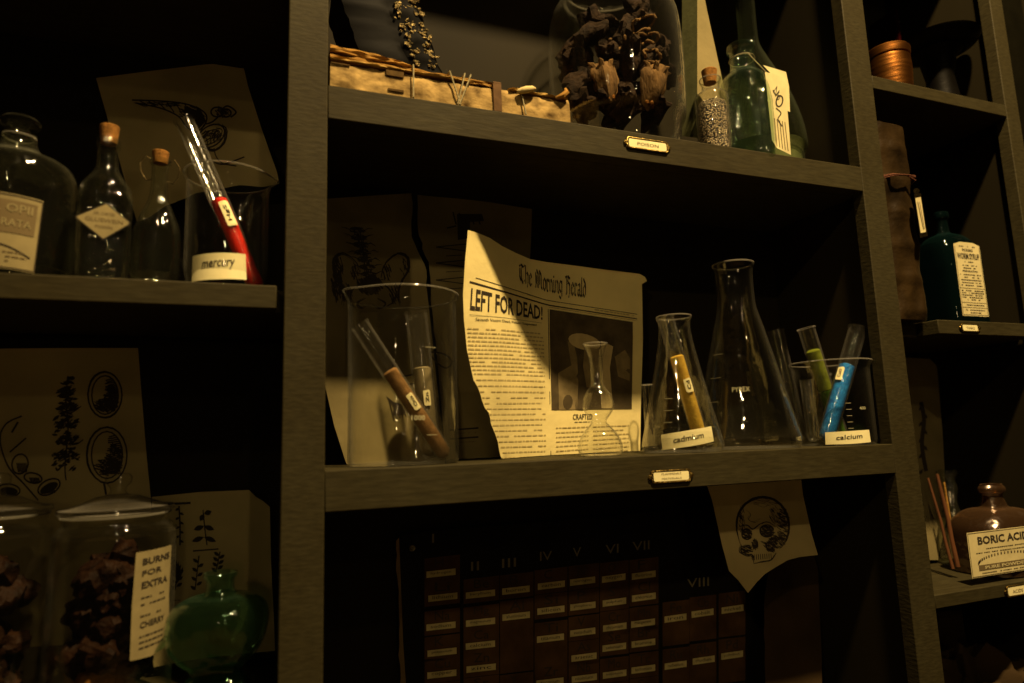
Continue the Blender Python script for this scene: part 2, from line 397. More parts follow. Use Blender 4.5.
# ================= glassware =================
RIMS = {}
def vessel(name, label, cat, cx, yb, Y, zs, prof, gmat, th=.0018, group=None, seg=48, mod=None, sx=1, sy=1, rot=0, part='glass_body', solid=False, rim=True):
    """prof: (half width px, y px) from the base up; returns root, axis point, list of (r, z)"""
    P = at(cx, yb, Y); O = Vector((P.x, P.y, Z(zs)+.0004)); k = mpp(Vector((P.x, P.y, Z(zs))))
    root = thing(name, O, label, cat, group)
    pr = []
    for hw, y in prof:
        # height above the base of the pixel row y on the vertical axis through O
        lo, hi = -.1, .6
        for _ in range(30):
            mid = (lo+hi)/2; q = O+Vector((0, 0, mid))-CAM
            if 341.5-FPX*q.dot(UP)/q.dot(fw) > y: lo = mid
            else: hi = mid
        pr.append((hw*k, lo))
    z1 = pr[1][1]; pr = [(r, max(.0002*i, z if z > .012 else z*0+.0003*i if i < 2 else max(z, .0006*i))) for i, (r, z) in enumerate(pr)]; pr[0] = (pr[0][0], 0)
    for i in range(1, len(pr)): pr[i] = (pr[i][0], max(pr[i][1], pr[i-1][1]-.004 if pr[i-1][1] > .03 else pr[i-1][1]+.0001))
    outer = [(0, 0)]+pr
    if solid: full = outer+[(0, pr[-1][1])]
    else:
        inner = [(max(r-th, .0005), max(z, th) if i else th) for i, (r, z) in enumerate(pr)]
        full = outer+inner[::-1]+[(0, th)]
    mb = MB(); mb.lathe(full, O, gmat, seg=seg, mod=mod, sx=sx, sy=sy, rot=rot)
    body = mb.build(part, root, angle=50)
    if rim and not mod:
        rr_m = pr[-1][0]-th*.4; zt = pr[-1][1]; mb = MB()
        mb.tube([O+Vector((rr_m*math.cos(t), rr_m*math.sin(t), zt)) for t in [6.2832*j/48 for j in range(49)]], .00085 if th < .0017 else .0011, 'rim_glass', 8)
        root['_rim'] = 1; RIMS[root.name] = mb.build('rim', root)
    return root, O, pr, k, body
def smoothprof(p, k=4):
    return [tuple(q) for q in curve_pts([tuple(x) for x in p], k)]
def facing(O): 
    f = CAM-O; f.z = 0; return f.normalized()
def test_tube(label, bot, top, rad_px, fills, glabel, gmat='tube_glass', lab=None, group='test tubes standing in the vessels', seg=28, zs=ZM):
    B = at(*bot); T = at(*top); A = (T-B); A.normalize()
    if zs is not None: B = B-A*((B.z-(Z(zs)+.005))/A.z)
    L = (T-B).length
    r = rad_px*mpp(B)
    root = thing('test_tube', B, label, 'test tube', group)
    pr = [(0, -0.0)]+[(r*math.sin(a), r*(1-math.cos(a))) for a in [math.pi/2*i/5 for i in range(1, 6)]]+[(r, L-.003), (r*1.12, L-.0015), (r*1.12, L)]
    pr += [(r*.86, L), (r*.86, r)]+[(r*.86*math.sin(a), r-(r*.86)*math.cos(a)) for a in [math.pi/2*i/4 for i in range(3, -1, -1)]]
    mb = MB(); mb.lathe(pr, B, gmat, A, seg); mb.build('glass_body', root)
    for f0, f1, m_ in fills:
        rr = r*.84; n = 10
        p = [(0, f0*L+r*.2)]
        if f0 == 0: p += [(rr*math.sin(a), r-rr*math.cos(a)) for a in [math.pi/2*i/4 for i in range(1, 5)]]
        else: p += [(rr, f0*L)]
        p += [(rr, f1*L-.001), (rr*.7, f1*L+.0008), (0, f1*L+.0012)]
        mb = MB(); mb.lathe(p, B, m_, A, 24); mb.build('powder', root)
    if lab:
        txt, hc, ww, hh, ang = lab
        F = (CAM-B); F = F-A*F.dot(A); S = A.cross(F.normalized())
        F = F.normalized()*math.cos(ang)+S*math.sin(ang)
        f = cylmap(B, A, r+.0003, F, hc*L)
        mb = MB(); k = .18*ww
        decal(mb, [(-ww/2, -hh/2+k), (-ww/2+k, -hh/2), (ww/2-k*.3, -hh/2), (ww/2, -hh/2+k*1.4), (ww/2, hh/2-k), (ww/2-k, hh/2), (-ww/2, hh/2-k*.5)], f, 'white_label', .0001, cell=.0025, thick=.0003)
        text(mb, txt, f, (ww*.22, -hh*.30), (0, hh*.62), (-ww*.44, 0), 'ink', .0004, bold=.02)
        mb.build('label', root)
    return root
def clip_strip(root, O, r, hc, ww, hh, txt, tilt, ang, tsize=.55):
    """paper strip glued round a vessel with handwriting"""
    F = facing(O); S = Vector((0, 0, 1)).cross(F); F = F*math.cos(ang)+S*math.sin(ang)
    f = cylmap(O, Vector((0, 0, 1)), r+.0008, F, hc, tilt)
    mb = MB()
    decal(mb, [(-ww/2, -hh/2), (0, -hh/2-.0004), (ww/2, -hh/2+.0004), (ww/2-.0005, hh/2), (-ww/2+.0012, hh/2-.0005)], f, 'white_label', .0001, cell=.003, thick=.0004)
    text(mb, txt, f, (-ww*tsize/2, -hh*.18), (ww*tsize, hh*.06), (hh*.05, hh*.36), 'ink', .0004, bold=.012)
    mb.build('label', root)
def grad_marks(root, O, rfun, z0, z1, n, ang, wd, txts=()):
    """white volume lines printed on lab glass"""
    F = facing(O); S = Vector((0, 0, 1)).cross(F); F = F*math.cos(ang)+S*math.sin(ang)
    for i in range(n):
        z = z0+(z1-z0)*i/max(1, n-1); f = cylmap(O, Vector((0, 0, 1)), rfun(z)+.0004, F, z)
        mb = MB(); decal(mb, rect(-wd/2, -.0002, wd/2, .0002), f, 'glass_mark', 0, cell=.003); mb.build('scale_mark', root)
    for s, z, w_, h_, a2 in txts:
        F2 = F*math.cos(a2)+Vector((0, 0, 1)).cross(F)*math.sin(a2)
        f = cylmap(O, Vector((0, 0, 1)), rfun(z)+.0004, F2, z)
        mb = MB(); text(mb, s, f, (-w_/2, 0), (w_, 0), (0, h_), 'glass_mark', 0); mb.build('printed_text', root)
def rfrom(pr):
    def f(z):
        for (r0, z0), (r1, z1) in zip(pr, pr[1:]):
            if z0 <= z <= z1 and z1 > z0: return r0+(r1-r0)*(z-z0)/(z1-z0)
        return pr[-1][0]
    return f
def beaker(label, cx, yb, Y, zs, hw, ytop, gmat='clear_glass', group='beakers', spout=0, flare=1.06):
    p = [(hw*.90, yb), (hw*.97, yb-2), (hw, yb-7), (hw, ytop+14), (hw*1.01, ytop+6), (hw*flare, ytop+1), (hw*flare, ytop)]
    def mod(a, z):
        return 1
    root, O, pr, k, b = vessel('beaker', label, 'beaker', cx, yb, Y, zs, p, gmat, .0016, group)
    if spout is not None:
        ztop = pr[-1][1]
        for v in list(b.data.vertices)+list(RIMS[root.name].data.vertices):
            zz = v.co.z; d = Vector((v.co.x, v.co.y)); a = math.atan2(d.y, d.x)
            da = (a-spout+math.pi) % (2*math.pi)-math.pi
            if zz > ztop*.90:
                q = (zz-ztop*.90)/(ztop*.10); g = math.exp(-(da/.22)**2)*q*q*.14
                v.co.x *= 1+g; v.co.y *= 1+g
    return root, O, pr, k

# ---- middle shelf ----
root, O, pr, k = beaker('large clear glass beaker at left of middle shelf holding brown and white tubes', 404, 468, .068, ZM, 55, 297, spout=math.radians(200))
rf = rfrom(pr); grad_marks(root, O, rf, .03, .12, 2, .5, .012, [('1000', .045, .014, .005, -.25)])
test_tube('test tube of brown powder leaning across the large beaker', (449, 461, .060), (359, 324, .058), 9.0, [(0, .655, 'brown_powder')], None, lab=('Cinis', .42, .008, .020, .35))
test_tube('upright test tube with pale white powder behind the brown one', (432, 465, .088), (416, 312, .092), 11, [(0, .61, 'white_powder')], None, lab=('Zn', .40, .008, .018, .2))
# bulbed little flask
sp = smoothprof([(17, 460), (22, 452), (22, 444), (17, 433), (9, 424), (8, 420), (14, 412), (16, 404), (13, 394), (7, 385), (6.5, 372), (7, 360), (10, 350), (12.5, 344)], 3)
vessel('bulb_vase', 'small clear glass bulbed vase standing before the newspaper', 'vase', 601, 460, .055, ZM, sp, 'clear_glass', .0012)
# small flask with the yellow tube
sp = [(36, 451), (39.5, 448), (40, 443), (37, 430), (28, 392), (21, 360), (18, 345), (16, 332), (16, 324), (18, 319), (18, 317)]
root, O, pr, k, b = vessel('erlenmeyer_flask', 'small conical glass flask with paper label holding the yellow tube', 'flask', 683, 451, .050, ZM, smoothprof(sp, 2), 'clear_glass', .0016, 'conical lab flasks')
rf = rfrom(pr); grad_marks(root, O, rf, .022, .065, 4, -.35, .010, [('250', .030, .007, .003, -.3)])
clip_strip(root, O, pr[2][0]*.93, .017, .067, .0185, 'cadmium', .12, .16)
test_tube('test tube of yellow powder in the small conical flask', (703, 447, .048), (665, 317, .052), 8.3, [(0, .695, 'yellow_powder')], None, lab=('Cd', .47, .0105, .018, .45))
# narrow clear vial
root, O, pr, k, b = vessel('glass_cylinder', 'narrow empty clear glass cylinder left of the small conical flask', 'glass cylinder', 651, 452, .125, ZM, [(9, 452), (10, 449), (5, 446), (4.5, 390), (6, 386), (6, 385)], 'clear_glass', .0012)
# large flask
sp = [(47, 447), (50.5, 444), (51, 438), (48, 425), (36, 375), (25, 330), (20, 312), (18.5, 300), (18.5, 274), (21, 267), (21, 265)]
root, O, pr, k, b = vessel('erlenmeyer_flask', 'large empty conical glass flask, tallest on the middle shelf', 'flask', 748, 447, .070, ZM, smoothprof(sp, 2), 'clear_glass', .0018, 'conical lab flasks')
rf = rfrom(pr); grad_marks(root, O, rf, .030, .125, 4, -.75, .018, [('PYREX', .073, .022, .006, .7)])
# right beaker
root, O, pr, k = beaker('wide clear glass beaker at right holding green and blue tubes', 838, 446, .050, ZM, 35.5, 363, spout=math.radians(-20), flare=1.09)
rf = rfrom(pr); grad_marks(root, O, rf, .022, .055, 5, .36, .007, [('400', .046, .010, .004, .40)])
clip_strip(root, O, rf(.010), .0105, .060, .0165, 'calcium', .02, .30)
test_tube('test tube of green powder leaning left in the right beaker', (841, 440, .070), (806, 328, .066), 8.0, [(0, .45, 'green_powder'), (.455, .80, 'lime_powder')], None)
test_tube('test tube of bright blue powder in the right beaker', (824, 446, .042), (858, 328, .036), 8.8, [(0, .66, 'blue_powder')], None, lab=('CaO', .56, .0095, .020, -.55))
test_tube('empty clear test tube leaning on the large conical flask', (800, 443, .125), (776, 330, .13), 7.5, [], None)
test_tube('empty test tube just left of the green powder tube', (814, 442, .072), (806, 380, .074), 6, [], None)

# ---- papers behind the middle shelf ----
def wob(f, a, s=1/40, seed=0, fold=None):
    def g(x, y, off=0): return f(x, y, off + a*noise.noise(Vector((x*s, y*s, seed))) + (fold(x, y) if fold else 0))
    return g
def torn(p, q, n=8, a=1.5):
    return [(p[0]+(q[0]-p[0])*i/n+random.uniform(-a, a), p[1]+(q[1]-p[1])*i/n+random.uniform(-a, a)) for i in range(n)]
def sheet(name, label, outline, f, mat='old_paper', cell=8, group=None, draw=None, cat='paper', thick=.0006, zlo=0, zhi=9):
    mb = MB(); decal(mb, outline, f, mat, 0, cell, thick)
    if draw: draw(mb, f)
    mb.v = [Vector((v.x, v.y, min(max(v.z, zlo), zhi))) for v in mb.v]
    return tag(mb.build(name, None, True, loc=f(*outline[0], 0)), label, cat, group)

def draw_pelvis(mb, f):
    random.seed(41)
    for i in range(8):                                   # spine
        y = 230+i*7.4; x = 357+i*2.0
        hatch(mb, f, x, y, 7, 2.6, 34, 5, .1, .9); sk(mb, oval(x, y, 7.5, 2.6, .1, 10), 1.0, f, 2, .4)
        for sg in (-1, 1): sk(mb, [(x+sg*6, y), (x+sg*10, y-2), (x+sg*15, y+random.uniform(-4, 2))], 1.4, f, 3, .8)
        hatch(mb, f, x+1, y+3.7, 4, 1.2, 10, 4, 1.5, .8)
    c = 371
    for sgn in (-1, 1):
        sk(mb, curve_pts([(c+sgn*10, 278), (c+sgn*14, 264), (c+sgn*26, 254), (c+sgn*36, 258), (c+sgn*37, 270), (c+sgn*31, 281), (c+sgn*27, 292), (c+sgn*29, 306)]), 1.8, f, 5, 1)
        hatch(mb, f, c+sgn*33, 266, 5, 9, 60 if sgn < 0 else 16, 6, 1.2, .8); hatch(mb, f, c+sgn*16, 272, 4, 8, 26, 7, 1.3, .7)
        hatch(mb, f, c+sgn*24, 294, 5, 9, 60 if sgn < 0 else 30, 6, 1.2, .9)
        sk(mb, curve_pts([(c+sgn*12, 284), (c+sgn*20, 292), (c+sgn*22, 302), (c+sgn*15, 307)]), 1.6, f, 4)
        sk(mb, curve_pts([(c+sgn*6, 298), (c+sgn*14, 303), (c+sgn*9, 308), (c, 304)]), 1.4, f, 3)
    hatch(mb, f, c-1, 285, 13, 9, 190, 6, .9, 1.0); decal(mb, [(363, 280), (371, 277), (380, 280), (378, 290), (371, 294), (365, 290)], f, 'ink', .0008)
    hatch(mb, f, 337, 284, 5, 16, 90, 7, 1.2, 1.1)
    # a second study lower down: beaked skull
    stroke(mb, curve_pts([(388, 352), (392, 362), (396, 374), (404, 376), (418, 374), (428, 378)]), 1.6, f)
    stroke(mb, curve_pts([(430, 352), (444, 354), (452, 362), (446, 368), (436, 362), (430, 354)]), 1.6, f)
    decal(mb, [(386, 396), (394, 402), (410, 406), (404, 414), (392, 416), (394, 408)], f, 'ink', .0008)
    for j in range(7): stroke(mb, [(389+j*3, 400+j), (394+j*3, 420-j)], 1.1, f)
    stroke(mb, curve_pts([(398, 378), (408, 384), (420, 382)]), 1.1, f)
fA = wob(plane3((330, 200, .172), (420, 200, .172), (390, 468, .134)), .003)
outl = [(322, 199), (412, 193)]+torn((412, 196), (413, 238), 5)+torn((413, 238), (424, 264), 4)+torn((424, 264), (429, 300), 5)+[(446, 469), (348, 469), (334, 425), (322, 372)]
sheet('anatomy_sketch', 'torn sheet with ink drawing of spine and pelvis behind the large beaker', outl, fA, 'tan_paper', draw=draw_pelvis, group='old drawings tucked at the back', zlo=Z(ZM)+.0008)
def draw_notes(mb, f):
    decal(mb, [(457, 214), (482, 214), (484, 221), (470, 222), (470, 238), (458, 240)], f, 'ink', .0008)
    for j in range(5): stroke(mb, [(453+j*6, 212+j), (456+j*6, 224)], 1.4, f)
    for yy in (247, 263, 280):
        stroke(mb, [(436, yy), (466, yy-3)], 1.0, f); stroke(mb, [(436, yy), (466, yy+4)], 1.0, f)
        stroke(mb, [(446, yy+9), (462, yy+8)], .8, f)
    stroke(mb, [(447, 228), (456, 226)], 1.5, f)
    for yy in (428, 437): stroke(mb, [(450, yy+2), (478, yy)], 1.6, f); wordline(mb, f, 455, 476, yy+5, -.05, 1)
fB = wob(plane3((420, 200, .182), (530, 205, .182), (450, 468, .148)), .003, seed=4)
outl = [(417, 190), (437, 191), (470, 199), (532, 209), (531, 240), (528, 300), (520, 469), (447, 469)]+torn((436, 340), (429, 280), 6)+torn((428, 262), (419, 236), 4)+torn((418, 236), (418, 195), 4)
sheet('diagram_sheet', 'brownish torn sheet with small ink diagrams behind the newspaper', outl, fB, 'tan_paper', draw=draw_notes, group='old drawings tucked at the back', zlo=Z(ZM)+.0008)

# ---- newspaper ----
def interp(tab, x):
    if x <= tab[0][0]: return tab[0][1]
    for (a, b), (c, d) in zip(tab, tab[1:]):
        if x <= c:
            t = (x-a)/(c-a); return b+(d-b)*t
    return tab[-1][1]
YT = [(455, .034), (468, .042), (485, .060), (500, .082), (515, .103), (530, .122), (548, .140), (575, .152), (600, .158), (640, .160), (655, .158)]
def fN(x, y, off=0):
    Yv = sum(interp(YT, x+d) for d in (-12, -6, 0, 6, 12))/5 + .0015*noise.noise(Vector((x/25, y/25, 1)))
    P = at(x, y, Yv); d = ray(x, y); return P-d*off
COLS = [(.0, [(468, 230), (466, 279), (463, 320), (466, 400), (470, 465)]),
        (.19, [(502, 246), (503, 290), (503, 322), (504, 400), (505, 464)]),
        (.44, [(546, 262), (547, 304), (547, 327), (549, 400), (550, 462)]),
        (.97, [(640, 275), (637, 318), (637, 340), (636, 400), (635, 455)]),
        (1., [(646, 277), (642, 319), (642, 340), (641, 400), (639, 455)])]
VR = [0, .21, .40, .72, 1]
def news(u, v):
    def col(c):
        pts = c[1]
        for i in range(4):
            if v <= VR[i+1] or i == 3:
                t = (v-VR[i])/(VR[i+1]-VR[i]); return (pts[i][0]+(pts[i+1][0]-pts[i][0])*t, pts[i][1]+(pts[i+1][1]-pts[i][1])*t)
    for a, b in zip(COLS, COLS[1:]):
        if u <= b[0] or b is COLS[-1]:
            t = (u-a[0])/(b[0]-a[0]); p, q = col(a), col(b); return (p[0]+(q[0]-p[0])*t, p[1]+(q[1]-p[1])*t)
def fU(u, v, off=0): return fN(*news(u, v), off)
def nib(mb, paths, ox, sc_, mapf):
    nx, ny = .085, .085
    for p in paths:
        for (x0, y0), (x1, y1) in zip(p, p[1:]):
            q = [(x0-nx, y0-ny), (x0+nx, y0+ny), (x1+nx, y1+ny), (x1-nx, y1-ny)]
            mb.add([mapf(ox+x*sc_, y*sc_) for x, y in q], [(0, 1, 2, 3)], 'ink')
            for cx_, cy_ in ((x0, y0), (x1, y1)):
                q = [(cx_-.1, cy_), (cx_, cy_-.12), (cx_+.1, cy_), (cx_, cy_+.12)]
                mb.add([mapf(ox+x*sc_, y*sc_) for x, y in q], [(0, 1, 2, 3)], 'ink')
BL = {
 'T': (1.15, [[(.1, 1.35), (.45, 1.5), (.8, 1.35), (1.1, 1.5)], [(.6, 1.4), (.45, 1.0), (.45, .3), (.7, .02), (1.0, .25)], [(.15, 1.1), (.1, .5), (.3, .2)]]),
 'h': (.8, [[(.15, 1.5), (.15, .1)], [(.15, .8), (.45, 1.0), (.62, .8), (.6, .2), (.45, -.15)]]),
 'e': (.65, [[(.5, .15), (.3, 0), (.12, .2), (.12, .8), (.35, 1.0), (.52, .75), (.15, .5)]]),
 'M': (1.6, [[(.1, .05), (.25, .4), (.2, 1.2), (.45, 1.5)], [(.45, 1.5), (.72, 1.2), (.72, .1)], [(.72, 1.2), (1.0, 1.5), (1.3, 1.2), (1.3, .2), (1.45, .05)], [(.45, 1.0), (.45, .1)], [(1.0, 1.3), (1.0, .4)]]),
 'o': (.7, [[(.35, 0), (.12, .2), (.12, .8), (.35, 1.0), (.58, .8), (.58, .2), (.35, 0)]]),
 'r': (.6, [[(.15, .95), (.15, .08), (.28, 0)], [(.15, .75), (.35, 1.0), (.5, .85)]]),
 'n': (.8, [[(.15, .95), (.15, .08)], [(.15, .75), (.42, 1.0), (.6, .8), (.6, .1), (.72, .0)]]),
 'i': (.38, [[(.15, .95), (.15, .1), (.28, 0)], [(.12, 1.3), (.18, 1.3)]]),
 'g': (.75, [[(.55, .9), (.3, 1.0), (.12, .8), (.12, .3), (.35, .1), (.58, .3)], [(.6, 1.0), (.58, -.2), (.35, -.45), (.1, -.3)]]),
 'H': (1.2, [[(.1, 1.4), (.35, 1.5), (.35, .1), (.2, 0)], [(.35, .8), (.7, 1.0), (.95, .8), (.95, .1), (.75, -.2)], [(.7, 1.5), (.55, 1.1)], [(.6, 1.5), (.95, 1.35)]]),
 'a': (.75, [[(.2, .9), (.45, 1.0), (.55, .8), (.55, .1), (.7, 0)], [(.55, .55), (.2, .45), (.15, .15), (.3, 0), (.55, .2)]]),
 'l': (.38, [[(.15, 1.5), (.15, .1), (.28, 0)]]),
 'd': (.75, [[(.15, 1.45), (.5, 1.1), (.58, .7), (.58, .2), (.35, 0), (.12, .2), (.12, .75), (.35, .95), (.55, .8)]]),
 ' ': (.5, [])}
def draw_news(mb, f):
    tot = sum(BL[c][0] for c in 'The Morning Herald'); sc_ = .385/tot; ox = .285
    for c in 'The Morning Herald':
        nib(mb, BL[c][1], ox, sc_, lambda x, y: fU(x, .145-y*2.3*.9+.0, .0008)); ox += BL[c][0]*sc_
    for v0, v1, u0, u1 in ((.213, .222, .02, .97), (.19, .193, .05, .97), (.232, .234, .45, .97), (.372, .374, .03, .41)):
        n = 24
        for i in range(n):
            a, b = u0+(u1-u0)*i/n, u0+(u1-u0)*(i+1)/n
            mb.add([fU(a, v0, .0007), fU(b, v0, .0007), fU(b, v1, .0007), fU(a, v1, .0007)], [(0, 1, 2, 3)], 'ink')
    text(mb, 'LEFT FOR DEAD!', lambda s, t, o: fU(.03+s*.385, .350-t*.108, o), (0, 0), (1, 0), (0, 1), 'ink', .0008, bold=.022)
    text(mb, 'Seventh Victim Dead, Poison Suspected', lambda s, t, o: fU(.06+s*.32, .405-t*.020, o), (0, 0), (1, 0), (0, 1), 'ink', .0008, bold=.01)
    def fl(u0, u1, v, hgt, m='print_grey', dens=.95):
        u = u0
        while u < u1:
            l = min(random.uniform(.008, .030), u1-u)
            if random.random() < dens: mb.add([fU(u, v, .0007), fU(u+l, v, .0007), fU(u+l, v+hgt, .0007), fU(u, v+hgt, .0007)], [(0, 1, 2, 3)], m)
            u += l+.005
    v = .43
    while v < .98:
        fl(max(.02, -.02+(v-.45)*.40), random.choice((.42, .42, .40)), v, .0058); v += .0165 if v < .60 else .024
    fl(.72, .95, .198, .006)
    # front page picture
    def q(pts, m, o=.0007): 
        decal(mb, pts, lambda x, y, of: fU(x, y, of), m, o, cell=.05)
    q(rect(.455, .25, .945, .765), 'photo_dark')
    mb.add([fU(.445, .25, .0007), fU(.449, .25, .0007), fU(.449, .98, .0007), fU(.445, .98, .0007)], [(0, 1, 2, 3)], 'ink')
    q(oval(.660, .445, .095, .038, .05, 18)[:-1], 'photo_light', .0010)                  # pale cap
    q([(.56, .45), (.60, .47), (.63, .58), (.60, .62), (.575, .54)], 'photo_mid', .0009)
    q([(.66, .47), (.76, .47), (.77, .56), (.75, .66), (.67, .66), (.65, .56)], 'photo_mid', .0010)   # face
    q([(.76, .43), (.83, .45), (.81, .56), (.83, .76), (.76, .76), (.75, .58)], 'photo_light', .0009)
    q([(.50, .60), (.58, .56), (.64, .66), (.66, .765), (.50, .765)], 'photo_mid', .0008)
    q(oval(.555, .73, .03, .035, .3, 12)[:-1], 'photo_dark', .0010)
    q([(.615, .52), (.64, .52), (.655, .62), (.68, .765), (.61, .765), (.62, .64)], 'photo_dark', .0011)
    q([(.84, .50), (.90, .46), (.93, .50), (.93, .62), (.86, .60)], 'photo_mid', .0008)
    text(mb, 'CRAFTED', lambda s, t, o: fU(.585+s*.12, .812-t*.026, o), (0, 0), (1, 0), (0, 1), 'ink', .0008, bold=.01)
    fl(.595, .70, .822, .003, 'ink', 1)
    v = .845
    while v < .975: fl(.48, .68, v, .0055); fl(.71, .93, v, .0055); v += .021
outl = [(468, 230), (478, 233), (490, 238), (502, 246), (516, 253), (530, 259), (546, 262), (570, 265), (600, 269), (625, 272), (640, 274), (645, 277), (647, 281), (642, 284), (643, 340), (641, 400), (640, 456), (600, 459), (550, 462), (505, 465)]
outl += torn((503, 462), (493, 428), 5, 1)+torn((492, 424), (484, 404), 4, 1.2)+torn((482, 402), (472, 372), 4, 1)+[(467, 350), (464, 320), (463, 295), (465, 262)]
sheet('newspaper', 'yellowed curling newspaper front page with headline and photograph', outl, fN, 'newsprint', 7, draw=draw_news, cat='newspaper', thick=.0004, zlo=Z(ZM)+.0008)

# ================= left upper bay =================
def draw_bird(mb, f):
    stroke(mb, curve_pts([(132, 100), (160, 101), (186, 104), (204, 112), (206, 122), (196, 132), (186, 126), (178, 116), (160, 108), (136, 103)]), 1.5, f)
    decal(mb, [(184, 106), (202, 112), (206, 121), (198, 130), (186, 122)], f, 'ink', .0008)
    for j in range(6): stroke(mb, [(140+j*9, 101+j*.6), (150+j*8, 106+j*2)], 1.1, f)
    for a, b, r in ((217, 112, 6), (226, 113, 5)): stroke(mb, oval(a, b, r, r*.8), 1.6, f)
    stroke(mb, curve_pts([(222, 109), (228, 106), (236, 112), (231, 117)]), 1.6, f)
    stroke(mb, curve_pts([(206, 124), (212, 122), (218, 117)]), 1.6, f)
    random.seed(9); hatch(mb, f, 192, 114, 12, 7, 90, 7, .5, .9); hatch(mb, f, 160, 104, 24, 2.5, 50, 8, .15, .7); hatch(mb, f, 222, 112, 7, 5, 50, 4, .8, .8); hatch(mb, f, 212, 136, 10, 7, 50, 6, -.7, .7)
    sk(mb, curve_pts([(206, 124), (200, 134), (205, 146), (214, 150), (223, 143), (226, 130), (219, 122)]), 1.5, f, 4)
    stroke(mb, oval(211, 136, 15, 10, -.6), 1.5, f); stroke(mb, oval(211, 137, 10, 6, -.6), 1.1, f)
    for j in range(6): stroke(mb, curve_pts([(200+j*4, 140-j*3), (206+j*4, 138-j*2), (208+j*3, 146-j*2)]), 1, f)
    stroke(mb, curve_pts([(208, 148), (207, 158), (214, 162), (224, 164), (244, 157)]), 1.4, f)
    stroke(mb, curve_pts([(214, 148), (216, 156), (222, 163), (236, 166)]), 1.1, f)
fL = wob(plane3((100, 80, .182), (260, 80, .182), (180, 200, .165)), .002, seed=8)
outl = [(96, 78), (150, 71), (242, 60), (248, 86), (262, 130), (277, 172), (279, 184), (262, 187), (240, 185), (215, 190), (196, 193), (186, 198), (165, 206), (150, 217), (137, 222), (127, 188), (118, 155)]
sheet('bird_sketch', 'yellowed sheet with ink bird skeleton behind the corked bottles', outl, fL, draw=draw_bird, group='old drawings tucked at the back', zhi=Z(.4945-.0224)-.001)

# big jar with square label
sp = smoothprof([(50, 271), (53, 266), (54, 200), (53, 180), (46, 166), (30, 158), (20, 152), (16, 145), (15, 138)], 3)
root, O, pr, k, b = vessel('apothecary_jar', 'large clear stoppered jar with square printed label, upper left shelf', 'jar', 9, 271, .080, ZL, sp, 'old_glass', .002, 'stoppered apothecary jars')
zt = pr[-1][1]; mb = MB(); s_ = k
mb.lathe([(0, 0), (11*s_, 0), (13*s_, 14*s_), (15*s_, 17*s_), (9*s_, 20*s_), (8*s_, 23*s_), (17*s_, 27*s_), (18*s_, 31*s_), (14*s_, 35*s_), (0, 37*s_)], O+Vector((0, 0, zt-14*s_)), 'old_glass', seg=36); mb.build('stopper', root)
f = cylmap(O, Vector((0, 0, 1)), pr[6][0]+.001, (facing(O)-Vector((0, 0, 1)).cross(facing(O))*.10), .043, -.05)
mb = MB(); decal(mb, rect(-.050, -.033, .0252, .036), f, 'aged_label', .0001, cell=.004, thick=.0004)
for x0, y0, x1, y1 in ((-.045, -.032, .025, -.0312), (-.045, .0342, .025, .035), (.0242, -.032, .025, .035), (-.045, -.032, -.0442, .035)): decal(mb, rect(x0, y0, x1, y1), f, 'ink', .0005, cell=.004)
decal(mb, rect(-.043, .000, .021, .030), f, 'faded_ink', .0005, cell=.004)
text(mb, 'TINCT. OPII', f, (-.040, .019), (.058, 0), (0, .008), 'aged_label', .0009, bold=.02)
text(mb, 'CAMPHORATA', f, (-.040, .006), (.058, 0), (0, .007), 'aged_label', .0009, bold=.01)
stroke(mb, curve_pts([(-.043, -.012), (-.02, -.010), (.002, -.012), (.020, -.020)]), .0012, f)
for j in range(3): wordline(mb, f, -.038, .018, -.018-j*.004, 0, .0012)
mb.build('label', root)

# corked square bottle with diamond label
sq = lambda a, z: 1
def supmod(n, z0, z1):
    def f_(a, z):
        k_ = 1/((abs(math.cos(a))**n+abs(math.sin(a))**n)**(1/n)); t = 0 if z < z0 else 1 if z > z1 else (z-z0)/(z1-z0)
        return k_*(1-t)+t
    return f_
def cork(root, O, r, z, h, m_='cork'):
    mb = MB(); mb.lathe([(0, z), (r*.8, z), (r, z+h-.0008), (r*.93, z+h), (0, z+h)], O, m_, seg=24); mb.build('cork', root)
P0 = at(103, 275, .05); kk = mpp(P0)
sp = smoothprof([(22, 276), (23, 272), (24, 215), (24, 200), (22, 188), (15, 178), (10.5, 170), (9.5, 160), (9.5, 150), (10.5, 148), (10.5, 141), (9, 140)], 3)
root, O, pr, k, b = vessel('corked_bottle', 'clear corked bottle with diamond shaped label on the upper left shelf', 'bottle', 101, 276, .050, ZL, sp, 'old_glass', .002, mod=supmod(5, 90*kk, 100*kk), rot=.2)
cork(root, O, 9.2*k, pr[-1][1]-.004, .018)
f = flatmap(O+facing(O)*(26.2*k)+Vector((0, 0, 62*k)), Vector((0, 0, 1)).cross(facing(O))*.88, Vector((0, 0, .9)))
mb = MB(); D_ = [(-27*k, 0), (0, -21*k), (25*k, 0), (25*k, 3*k), (1*k, 21*k), (-27*k, 2*k)]
decal(mb, D_, f, 'ink', .0002, 0, .0004); decal(mb, [(x*.93, y*.93) for x, y in D_], f, 'aged_label', .0005)
text(mb, 'GLUEWEIN', f, (-18*k, -1*k), (36*k, 0), (0, 4.2*k), 'faded_ink', .0009)
text(mb, 'DR. CARTER', f, (-10*k, 7*k), (20*k, 0), (0, 3.2*k), 'faded_ink', .0009); text(mb, 'POISON', f, (-8*k, -8*k), (16*k, 0), (0, 3.2*k), 'faded_ink', .0009)
mb.build('label', root)

